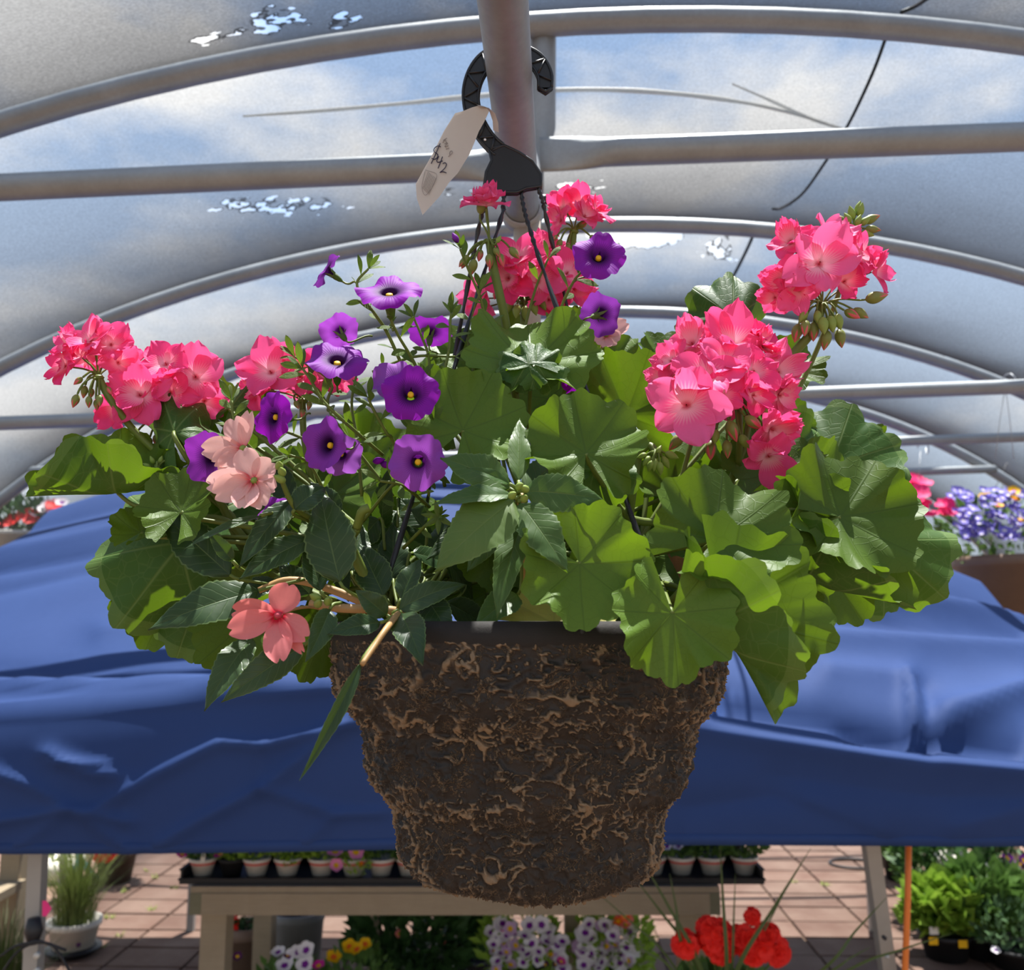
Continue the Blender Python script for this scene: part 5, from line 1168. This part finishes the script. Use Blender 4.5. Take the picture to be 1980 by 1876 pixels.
def blooms(parent, pts, key, size, name='flower', face=V((0, -.6, .7)), seed=1):
    rd_ = random.Random(seed)
    for p in pts:
        n = (face+V((rd_.uniform(-.4, .4), rd_.uniform(-.3, .3), rd_.uniform(-.3, .3)))).normalized(); inst(name, DISC[key], parent, dirM(V(p), n, size*rd_.uniform(.85, 1.15), rd_.uniform(0, 6)))
def lpot(parent, c, r0, r1, h, mat, name='pot', band=None):
    g = G(); g.lathe(c, [(0.001, 0), (r1, 0), (r1+(r0-r1)*.85, h*.82), (r0*1.0, h*.82), (r0*1.04, h*.84), (r0*1.04, h), (r0*.93, h), (r0*.9, h*.86), (.001, h*.86)], 24); o = g.obj(name, mat, parent)
    if band: g = G(); g.lathe(c, [(r1+(r0-r1)*.66+.0015, h*.66), (r1+(r0-r1)*.8+.0015, h*.79)], 24); g.obj('band', band, o)
    return o
# --- main bench
BY, BD = 3.2, 0.95
pa, pb = P(367, 1725, BY), P(1392, 1712, BY); zt = (pa.z+pb.z)/2+0.004; zb_ = P(880, 1770, BY).z
bench = thing('plant_bench', 'weathered wooden bench under the canopy holding black trays of small pots', 'bench', ((pa.x+pb.x)/2, BY, 0))
def bx(name, x0, x1, y0, y1, z0, z1, mat, par): g = G(); g.box(((x0+x1)/2, (y0+y1)/2, (z0+z1)/2), ((x1-x0)/2, (y1-y0)/2, (z1-z0)/2)); return g.obj(name, mat, par, smooth=False)
bx('front_rail', pa.x+.04, pb.x-.035, BY, BY+.038, zb_, zt-.02, M_WOOD, bench); bx('end_rail', pa.x, pa.x+.04, BY+.002, BY+BD, zb_, zt-.02, M_WOODG, bench); bx('end_rail', pb.x-.035, pb.x, BY+.002, BY+BD, zb_, zt-.02, M_WOODG, bench); bx('back_rail', pa.x+.04, pb.x-.035, BY+BD-.038, BY+BD, zb_, zt-.02, M_WOOD, bench)
ns = 7
for k in range(ns): y = BY+k*BD/ns; bx('slat', pa.x, pb.x, y+.006, y+BD/ns-.012, zt-.0195, zt, M_WOOD, bench)
for px, Y, w in ((420, BY+.085, .085), (1340, BY+.085, .105), (512, BY+BD-.09, .075), (1105, BY+BD-.09, .058), (725, BY+BD-.09, .045)):
    x = P(px, 1800, Y).x; bx('leg', x-w/2, x+w/2, Y-.045, Y+.045, 0, zt-.02, M_WOOD, bench)
# --- trays and small pots
potY = BY+.10
for (x0, x1, lab) in ((360, 832, 'black plastic tray of pots at the left end of the bench'), (838, 1178, 'black plastic tray on the bench right behind the hanging pot'), (1184, 1468, 'black plastic tray overhanging the right end of the bench')):
    a, b_ = P(x0, 1700, potY).x, P(x1, 1700, potY).x; t = thing('plant_tray', lab, 'tray', ((a+b_)/2, potY+.2, zt)); h = .045
    g = G(); g.box(((a+b_)/2, potY+.20, zt+.007), ((b_-a)/2-.004, .26, .006)); g.obj('tray_base', M_TRAY, t, smooth=False)
    for (cx_, cy_, hx_, hy_, nm) in (((a+b_)/2, potY-.065, (b_-a)/2, .004, 'front_wall'), ((a+b_)/2, potY+.465, (b_-a)/2, .004, 'back_wall'), (a+.004, potY+.2, .004, .26, 'side_wall'), (b_-.004, potY+.2, .004, .26, 'side_wall')):
        g = G(); hh = .016 if nm == 'front_wall' else h; g.box((cx_, cy_, zt+.001+hh/2), (hx_, hy_, hh/2)); g.box((cx_, cy_, zt+.001+hh), (hx_+.003, hy_+.005, .003)); g.obj(nm, M_TRAY, t, smooth=False)
    if x0 == 838:
        for k in range(5):
            c = V((a+(b_-a)*(.1+.2*k), potY-.045, zt+.0135)); g = G(); g.lathe(c, [(.001, .001), (.03, .001), (.036, .06), (.034, .06), (.029, .004), (.001, .004)], 16); g.obj('cell', M_TRAY, t)
POTS = [(392, 'white', M_F1, 'magenta', 'with a white plant label and a dark magenta bloom'), (448, 'black', M_F2, None, 'in a plain black pot, small leaves'), (496, 'white', M_F2, None, 'in a white pot beside the black pot'), (556, 'white', M_F2, 'yellow', 'with a tiny yellow shoot over the pot rim'), (622, 'white', M_F2, None, 'in a red-banded pot next to the pink blooms'), (684, 'white', M_F2, 'pink', 'with three large pink flowers'), (737, 'white', M_F1, None, 'with dark bushy leaves and a red motif on the pot'), (792, 'white', M_F1, None, 'touching the hanging pot in the view, dark leaves'), (1262, 'white', M_F1, 'white', 'with white flowers at the end beside the hanging pot'), (1318, 'white', M_F1, None, 'with a green motif below the red band'), (1376, 'white', M_F1, None, 'between the motif pot and the corner pot'), (1440, 'white', M_F1, None, 'at the tray corner overhanging the bench')]
for i, (px, pc, fm, bl, lab) in enumerate(POTS):
    y = potY+(0.0 if px < 900 else .02)-(.0 if i else 0); c = P(px, 1690, y); c.z = zt+.0135
    t = thing('potted_plant', 'young bedding plant '+lab, 'potted plant', c, 'small pots in the bench trays')
    lpot(t, c, .046, .030, .058, M_WPOT if pc == 'white' else M_BPOT, band=M_BAND if pc == 'white' else None)
    foliage(t, c+V((0, 0, .088)), (.060, .05, .04), 190, .032, fm, i+3)
    if bl == 'pink': blooms(t, [P(648, 1648, y-.06), P(688, 1648, y-.06), P(650, 1674, y-.075)], 'pink', .026, seed=i)
    if bl == 'magenta': blooms(t, [P(352, 1652, y-.04)], 'magenta', .022, seed=i); g = G(); g.plate([P(x, yy, y-.05) for x, yy in ((387, 1668), (390, 1648), (398, 1646), (396, 1668))], V((0, -1, 0)), .001); g.obj('plant_label', M_WPOT, t, smooth=False)
    if i == 1: blooms(t, [P(426, 1652, y-.05)], 'magenta', .024, seed=i)
    if bl == 'white': blooms(t, [P(1290, 1637, y-.07), P(1312, 1637, y-.07)], 'white', .02, seed=i)
    if bl == 'yellow': foliage(t, P(557, 1668, y-.05), (.014, .01, .014), 20, .018, M_F2, 4, name='shoot')
    if i == 5: blooms(t, [P(698, 1672, y-.06)], 'orange', .011, seed=3); foliage(t, P(690, 1678, y-.055), (.04, .015, .03), 60, .02, M_F2, 9, name='trailing_leaves')
# second row of pots further back in the trays, only their tops show
for i, px in enumerate((420, 525, 590, 655, 765, 1290, 1345, 1410)):
    c = P(px, 1660, potY+.17); c.z = zt+.0135; t = thing('potted_plant', 'bedding plant in the second row of the bench trays', 'potted plant', c, 'second row of pots in the bench trays'); lpot(t, c, .046, .030, .078, M_BPOT); foliage(t, c+V((0, 0, .115)), (.06, .05, .05), 110, .032, M_F2 if px < 800 else M_F1, i+40)
# --- plants under and behind the bench
def tub(px, py_top, Y, r, h, lab, pmat, fm, fr, nf, ls, flowers=(), cat='potted plant', seed=1, name='potted_plant', grp=None, aspect=.5):
    """flowers: list of (colour, size, [(px,py)...])"""
    top = P(px, py_top, Y); zt_ = max(.05, top.z-fr[2]*1.3); c = V((top.x, Y, 0)); t = thing(name, lab, cat, c, grp)
    lpot(t, c, r, r*.72, h, pmat)
    foliage(t, V((top.x, Y, h+fr[2]*.75)), fr, nf, ls, fm, seed, aspect=aspect)
    for key, sz, pl in flowers: blooms(t, [P(x, y, Y-fr[1]*random.uniform(.6, 1.0)) for x, y in pl], key, sz, seed=seed)
    return t
rq = random.Random(11)
def scat(x0, x1, y0, y1, n): return [(rq.uniform(x0, x1), rq.uniform(y0, y1)) for _ in range(n)]
tub(1010, 1765, 3.95, .17, .26, 'white and mauve pansies in a tub behind the bench, left of its thin leg', M_BPOT, M_F2, (.17, .14, .16), 420, .05, [('white', .032, scat(950, 1090, 1785, 1876, 40)), ('mauve', .026, scat(945, 1085, 1790, 1876, 12)), ('plum', .016, scat(1020, 1080, 1840, 1870, 4)), ('magenta', .02, [(975, 1795), (1085, 1860)])], seed=21)
tub(1185, 1765, 3.95, .17, .26, 'white pansies in a tub behind the bench, right of its thin leg', M_BPOT, M_F2, (.16, .14, .16), 420, .05, [('white', .032, scat(1125, 1225, 1785, 1870, 34)), ('mauve', .026, scat(1115, 1215, 1770, 1870, 10)), ('coral', .02, scat(1180, 1230, 1765, 1790, 4)), ('orange', .02, [(1208, 1772), (1196, 1782)])], seed=22)
tub(810, 1770, 4.1, .2, .24, 'dark leafy plant with coral specks behind the bench', M_BPOT, M_F3, (.26, .16, .2), 1100, .08, [('coral', .02, [(855, 1823), (772, 1806)]), ('white', .016, [(877, 1812), (872, 1866)])], seed=23)
tub(690, 1835, 3.75, .12, .2, 'yellow pansies behind the bench', M_BPOT, M_F1, (.13, .1, .14), 260, .05, [('yellow', .028, [(676, 1832), (706, 1826), (645, 1851), (690, 1836)])], seed=24)
tub(560, 1835, 3.72, .12, .2, 'white pansies with maroon faces behind the bench', M_BPOT, M_F1, (.15, .1, .12), 260, .05, [('white', .032, [(538, 1842), (575, 1842), (592, 1838), (550, 1868), (590, 1865), (560, 1850)]), ('plum', .02, [(557, 1848), (459, 1850)]), ('magenta', .028, [(616, 1868)])], seed=25)
tub(475, 1780, 4.5, .1, .3, 'bushy plant with red blooms standing past the left bench leg', M_BROWN, M_F3, (.11, .1, .15), 240, .05, [('red', .03, [(447, 1775), (448, 1795), (452, 1785)]), ('coral', .02, [(448, 1770)])], seed=26)
tub(910, 1800, 4.25, .1, .24, 'dark brown empty tub behind the bench', simple('dark_brown_tub', srgb(46, 36, 32), .7), M_F3, (.05, .05, .05), 40, .03, seed=27)
g = G(); bc = P(575, 1800, 4.3); g.lathe((bc.x, 4.3, 0), [(.001, 0), (.09, 0), (.115, .38), (.12, .385), (.12, .42), (.108, .42), (.10, .02), (.001, .02)], 24); tag(g.obj('bucket', M_GREYB), 'plain grey bucket standing behind the bench', 'bucket')
# --- red geranium planter with spiky grass
pc_ = P(1395, 1880, 2.82); rg = thing('spike_planter', 'planter of red geraniums and long spiky leaves in front of the bench', 'planter', (pc_.x, 2.82, 0))
lpot(rg, V((pc_.x, 2.82, 0)), .17, .11, .46, M_BROWN); foliage(rg, V((pc_.x, 2.82, .57)), (.17, .12, .10), 380, .06, M_F1, 31, aspect=.8)
for (hx_, hy_, rr_) in ((1326, 1825, 26), (1385, 1812, 34), (1372, 1800, 26), (1392, 1836, 26), (1455, 1772, 16), (1440, 1815, 30), (1470, 1822, 32), (1455, 1838, 26), (1500, 1838, 27), (1485, 1810, 24)):
    hc = P(hx_, hy_, 2.74); R = rr_*dep(hc)/F_PX; g = G(); g.tube(bez(hc, hc-V((0, 0, .05)), V((pc_.x, 2.8, .62)), V((pc_.x, 2.82, .5)), 6), .003, 6); hd = g.obj('flower_head', M_F1, rg)
    rd_ = random.Random(hx_)
    for k in range(22):
        e = V((rd_.gauss(0, 1), rd_.gauss(0, 1), rd_.gauss(0, 1))).normalized(); e.y = -abs(e.y); inst('floret', DISC['red'], hd, dirM(hc+e*R*.75, e+V((0, -.3, .2)), R*.55, rd_.uniform(0, 6)))
M_SPIKE = simple('spike_leaf', srgb(70, 88, 42), .5, trans=.15)
for a, b_, w, Y in (((1425, 1876), (1568, 1640), 9, 2.68), ((1350, 1860), (1240, 1660), 8, 2.72), ((1340, 1850), (1225, 1695), 7, 2.75), ((1405, 1870), (1392, 1636), 8, 2.68), ((1415, 1876), (1422, 1690), 5, 2.7), ((1320, 1830), (1295, 1690), 6, 2.72), ((1590, 1876), (1715, 1735), 6, 2.6), ((1640, 1876), (1840, 1805), 5, 2.6), ((1605, 1880), (1683, 1832), 4, 2.6), ((1300, 1876), (1215, 1820), 5, 2.7), ((1450, 1860), (1530, 1700), 4, 2.72), ((1290, 1850), (1150, 1722), 4, 2.75)):
    p0 = V((pc_.x, 2.82, .5)); pm_ = P(a[0], a[1], Y); p1 = P(b_[0], b_[1], Y); pl = spline([p0, pm_, pm_.lerp(p1, .5)+V((0, 0, .004)), p1], 6); g = G(); wd = w*dep(pm_)/F_PX/2; n = len(pl)
    for i, q in enumerate(pl):
        t = i/(n-1); e = wd*(1-t**2.5)+.0005; d = (pl[min(i+1, n-1)]-pl[max(i-1, 0)]).normalized(); s_ = d.cross(V((0, 1, 0))).normalized()
        for k in (-1, 0, 1): g.v.append(q+s_*(e*k)+V((0, .3*e*(k != 0)*-1, 0))); g.uv.append((k, t))
    g.quad_grid(n, 3); g.obj('spike_leaf', M_SPIKE, rg)
# --- right side: leafy pots, posts, white pot
def gtub(px, py_base, r, h, lab, pmat, fm, fr, nf, ls, flowers=(), seed=1, aspect=.5, name='potted_plant', zbase=0.0):
    c = Pz(px, py_base, zbase); t = thing(name, lab, 'potted plant', c); lpot(t, c, r, r*.75, h, pmat); foliage(t, c+V((0, 0, h+fr[2]*.8)), fr, nf, ls, fm, seed, aspect=aspect)
    for key, sz, pl in flowers: blooms(t, [P(x, y, c.y-fr[1]*.9) for x, y in pl], key, sz, seed=seed)
    return t, c
t, c = gtub(1830, 1852, .13, .13, 'lettuce-green leafy plant in a black pot with yellow label', M_BPOT, M_F2, (.17, .13, .13), 420, .09, seed=41, aspect=.9)
for (x, y, m) in ((1805, 1820, PCOL['yellow']), (1806, 1800, M_WPOT), (1862, 1826, PCOL['yellow'])):
    g = G(); q = P(x, y, c.y-.145); g.box(q, (.022, .001, .018)); g.obj('pot_label', m, t, smooth=False)
gtub(1800, 1770, .1, .14, 'dark leafy plant in a black pot behind the orange stake', M_BPOT, M_F1, (.2, .14, .2), 380, .07, seed=42)
gtub(1905, 1850, .12, .12, 'broad green leafy plant beside the wooden post', M_BPOT, M_F1, (.22, .15, .17), 420, .10, seed=43, aspect=.7)
gtub(1965, 1872, .12, .10, 'low grey-green plant with a white bloom near the wooden post', M_BPOT, fol_mat('foliage_grey_green', srgb(92, 122, 82), 0, .25), (.20, .14, .12), 420, .05, [('white', .025, [(1925, 1838)])], seed=44)
gtub(1850, 1790, .12, .14, 'dark shrub behind the wooden post', M_BPOT, M_F3, (.30, .2, .26), 500, .09, seed=45); gtub(1960, 1800, .12, .14, 'shrub with purple flower spikes past the wooden post', M_BPOT, M_F3, (.22, .2, .3), 420, .08, [('violet', .035, [(1948, 1660), (1940, 1672), (1950, 1682), (1958, 1690), (1944, 1690), (1962, 1700), (1975, 1672), (1980, 1665), (1975, 1735), (1980, 1742), (1970, 1728), (1945, 1748), (1952, 1752), (1938, 1766)])], seed=46)
gtub(1735, 1700, .09, .16, 'green leafy plant in a black pot with orange label', M_BPOT, M_F1, (.14, .1, .16), 260, .09, seed=47, aspect=.8)
c = Pz(1712, 1672); lp_ = thing('black_nursery_pot', 'small black pot with an orange and white label behind the canopy leg', 'pot', c); lpot(lp_, c, .07, .055, .15, M_BPOT); g = G(); g.box(c+V((.0, -.066, .085)), (.022, .001, .035)); g.obj('pot_label', PCOL['orange'], lp_, smooth=False)
wc = P(1868, 1690, 5.3); wp = thing('white_planter', 'white bowl planter raised among the dark shrubs', 'planter', (wc.x, 5.3, wc.z))
g = G(); g.lathe(wc, [(.001, -.02), (.09, -.02), (.14, .03), (.155, .09), (.14, .09), (.1, .04), (.001, .04)], 28); g.obj('bowl', M_WPOT, wp)
g = G(); g.tube([wc+V((.0, .0, -.02)), V((wc.x, 5.3, 0))], .03, 10); g.obj('stand', M_WOOD, wp)
g = G(); g.plate([P(x, y, 5.18) for x, y in ((1848, 1668), (1858, 1645), (1874, 1668))], V((0, -1, 0)), .003); g.obj('handle_ear', M_WPOT, wp, smooth=False)
for px, w, Y, lab in ((1911, .065, 5.6, 'square wooden post between the white planter and purple flowers'), (1963, .06, 6.0, 'wooden post standing behind the purple flowers')):
    x = P(px, 1700, Y).x; g = G(); g.box((x, Y, .5), (w/2, w/2, .5)); tag(g.obj('wooden_post', M_WOOD, smooth=False), lab, 'post')
g = G(); c = Pz(1652, 1672); g.tube([c+V((.17*math.cos(a*math.tau/32), .13*math.sin(a*math.tau/32), .008)) for a in range(33)], .008, 6, cap=False); tag(g.obj('hose_loop', M_TRAY), 'loop of thin black hose lying on the pavers', 'hose')
# --- left side
lb = thing('side_bench', 'wooden bench with an upright post at the left of the paved aisle', 'bench', P(30, 1740, 4.5)); lb.location.z = 0; WO[lb.name] = V((lb.location.x, 4.5, 0))
x = P(27, 1690, 4.5).x; g = G(); g.box((x, 4.5, .6), (.045, .045, .6)); g.obj('post', M_WOOD, lb, smooth=False)
zz = P(20, 1730, 4.3).z; g = G(); g.box((x-.35, 4.32, zz), (.42, .16, .018)); g.obj('board', M_WOOD, lb, smooth=False); g = G(); g.box((x-.7, 4.4, zz/2), (.04, .04, zz/2-.01)); g.obj('leg', M_WOOD, lb, smooth=False)
def grass(px, py, r, h, lab, pmat, gh, n, seed, mat):
    c = Pz(px, py) if py < 1900 else V((P(px, py, 3.98).x-.05, 3.98, 0)); t = thing('potted_grass', lab, 'grass', c); lpot(t, c, r, r*.7, h, pmat); rd_ = random.Random(seed); vs, f = [], []
    for k in range(n):
        a = rd_.uniform(0, 6.28); e = rd_.uniform(0, .8)*r; p = c+V((e*math.cos(a), e*math.sin(a), h*.85)); l = rd_.uniform(.5, 1.1)*gh; bnd = rd_.uniform(.05, .7)*gh; w = .0035; s = V((-math.sin(a), math.cos(a), 0)); b0 = len(vs)
        for i in range(5): tt = i/4; q = p+V((math.cos(a)*bnd*tt*tt, math.sin(a)*bnd*tt*tt, l*(tt-.25*tt**3*bnd/gh))); ww = w*(1-tt*.9); vs += [q-s*ww, q+s*ww]
        for i in range(4): f.append((b0+2*i, b0+2*i+1, b0+2*i+3, b0+2*i+2))
    o = mesh('blades', vs, f, mat, t, uvs=[(0, 0)]*len(vs)); o['kind'] = 'stuff'; return t, c
M_BL1 = simple('grass_blade', srgb(104, 118, 58), .6, trans=.25); M_BL2 = simple('dark_grass_blade', srgb(86, 98, 48), .6, trans=.2)
t, c = grass(140, 1845, .13, .17, 'tall green grass in a white and black pot beside the left canopy leg', M_WPOT, .52, 420, 3, M_BL1)
g = G(); g.lathe(c, [(.105, .0), (.14, .03), (.142, .035), (.10, .04)], 24); g.obj('saucer', M_BPOT, t); g = G(); g.tube([P(152, 1828, c.y-.14), P(152, 1828, c.y-.142)], .012, 10); g.obj('logo_dot', PCOL['plum'], t)
grass(25, 1905, .14, .16, 'olive grass clump below the side bench', M_BPOT, .38, 520, 4, M_BL2)
t, c = gtub(222, 1705, .13, .2, 'red flowers in a dark brown pot in the aisle', simple('dark_clay_pot', srgb(62, 44, 36), .7), M_F3, (.2, .15, .13), 320, .07, [('red', .05, [(196, 1656), (208, 1660), (216, 1655), (202, 1650)])], seed=51)
wq = Pz(112, 1700); t = thing('pale_planter', 'pale squat planter behind the left canopy leg', 'planter', wq); g = G(); g.lathe(wq, [(.001, 0), (.13, 0), (.17, .05), (.16, .13), (.13, .14), (.12, .1), (.001, .1)], 24); g.obj('bowl', M_WPOT, t)
foliage(t, wq+V((0, 0, .17)), (.13, .1, .08), 100, .05, M_F4, 52)
M_TEAL = simple('teal_paint', srgb(106, 184, 196), .5); tq = Pz(155, 1722); ts = thing('teal_stand', 'small light teal folding stand behind the tall grass', 'stand', tq)
for (x, y) in ((134, 1712), (176, 1690)):
    g = G(); g.tube([P(153, 1655, tq.y), P(x, y, tq.y-.02)], .014, 8); g.obj('leg', M_TEAL, ts)
g = G(); g.tube([P(153, 1660, tq.y), P(152, 1625, tq.y)], .02, 8); g.obj('post', M_TEAL, ts); g = G(); g.tube([P(153, 1655, tq.y), tq+V((0, .25, 0))], .014, 8); g.obj('leg', M_TEAL, ts)
g = G(); q = P(90, 1757, 2.53); g.plate([P(x, y, 2.535) for x, y in ((82, 1742), (90, 1742), (100, 1757), (90, 1772), (82, 1772))], V((0, -1, 0)), .001); tag(g.obj('pink_marker', simple('neon_pink', srgb(252, 70, 150), .6, trans=.3), smooth=False), 'neon pink paper marker stuck to the left canopy leg', 'marker')
cb = thing('drip_tubing', 'thin black drip tubing looping round the left canopy leg', 'tubing', P(70, 1876, 2.5))
for pl in ([(5, 1880), (30, 1845), (60, 1826), (95, 1825), (115, 1845), (135, 1880)], [(40, 1830), (70, 1820), (100, 1828), (128, 1838)], [(0, 1850), (30, 1830), (66, 1822)]):
    g = G(); g.tube(spline([P(x, y, 2.5) for x, y in pl]+[], 6), .0035, 6); g.obj('tube_run', M_TRAY, cb)
# --- far hanging baskets and wire hooks
def far_basket(px, py_rim, Y, r, h, lab, pmat, items, fm, fr, zt_tie, seed):
    c = P(px, py_rim, Y); t = thing('far_hanging_basket', lab, 'hanging basket', c); lpot(t, c-V((0, 0, h)), r, r*.75, h, pmat); foliage(t, c+V((0, 0, fr[2]*.55)), fr, 420, .06, fm, seed)
    for key, sz, pl in items: blooms(t, [P(x, y, Y-fr[1]*random.uniform(.5, .95)) for x, y in pl], key, sz, seed=seed)
    for sx in (-1, 0, 1): g = G(); g.tube([c+V((sx*r*.9, (sx == 0)*r*.9, 0)), V((c.x, Y, zt_tie))], .002, 5); g.obj('wire', M_WIRE, t)
    return t
ztie = P(1000, 938, 4.75).z+.06
far_basket(1962, 1078, 4.7, .30, .30, 'brown hanging pot of blue lobelia and hot pink flowers beyond the canopy', M_BROWN, [('lilac', .026, scat(1835, 1980, 945, 1045, 120)), ('solidpink', .05, scat(1745, 1790, 930, 985, 12)), ('solidpink', .034, scat(1785, 1845, 955, 1000, 10)), ('yellow', .03, [(1930, 978), (1962, 965), (1972, 1008), (1960, 950), (1905, 960)])], M_F1, (.42, .3, .20), ztie+.05, 61)
far_basket(40, 1030, 4.7, .16, .14, 'white hanging pot of red flowers peeking over the canopy', M_WPOT, [('red', .05, [(18, 1012), (0, 1015), (58, 1000), (105, 978), (110, 985), (30, 1005)]), ('white', .04, [(85, 985), (70, 992), (95, 978), (120, 972)])], M_F3, (.2, .12, .1), ztie-.12, 62)
for px, py, Y in ((1944, 738, 2.88), (1780, 862, 3.75)):
    wl = thing('wire_hook', 'thin pale wire looped over the %s bar' % ('second tie' if Y < 3 else 'third tie'), 'wire', P(px, py, Y)); g = G(); q = P(px, py, Y); rr_ = .03
    g.tube([q+V((.004*a, rr_*math.cos(a*.7), rr_*math.sin(a*.7)-.004)) for a in range(10)], .0022, 6); g.obj('loop', M_WIRE, wl)
    for dx in ((-10, 8) if Y < 3 else (-3,)): g = G(); g.tube([P(px, py+10, Y-.03), P(px+dx, py+70, Y-.03), P(px+2*dx, py+(150 if Y < 3 else 60), Y-.03)], .0011, 5); g.obj('tail', M_WIRE, wl)
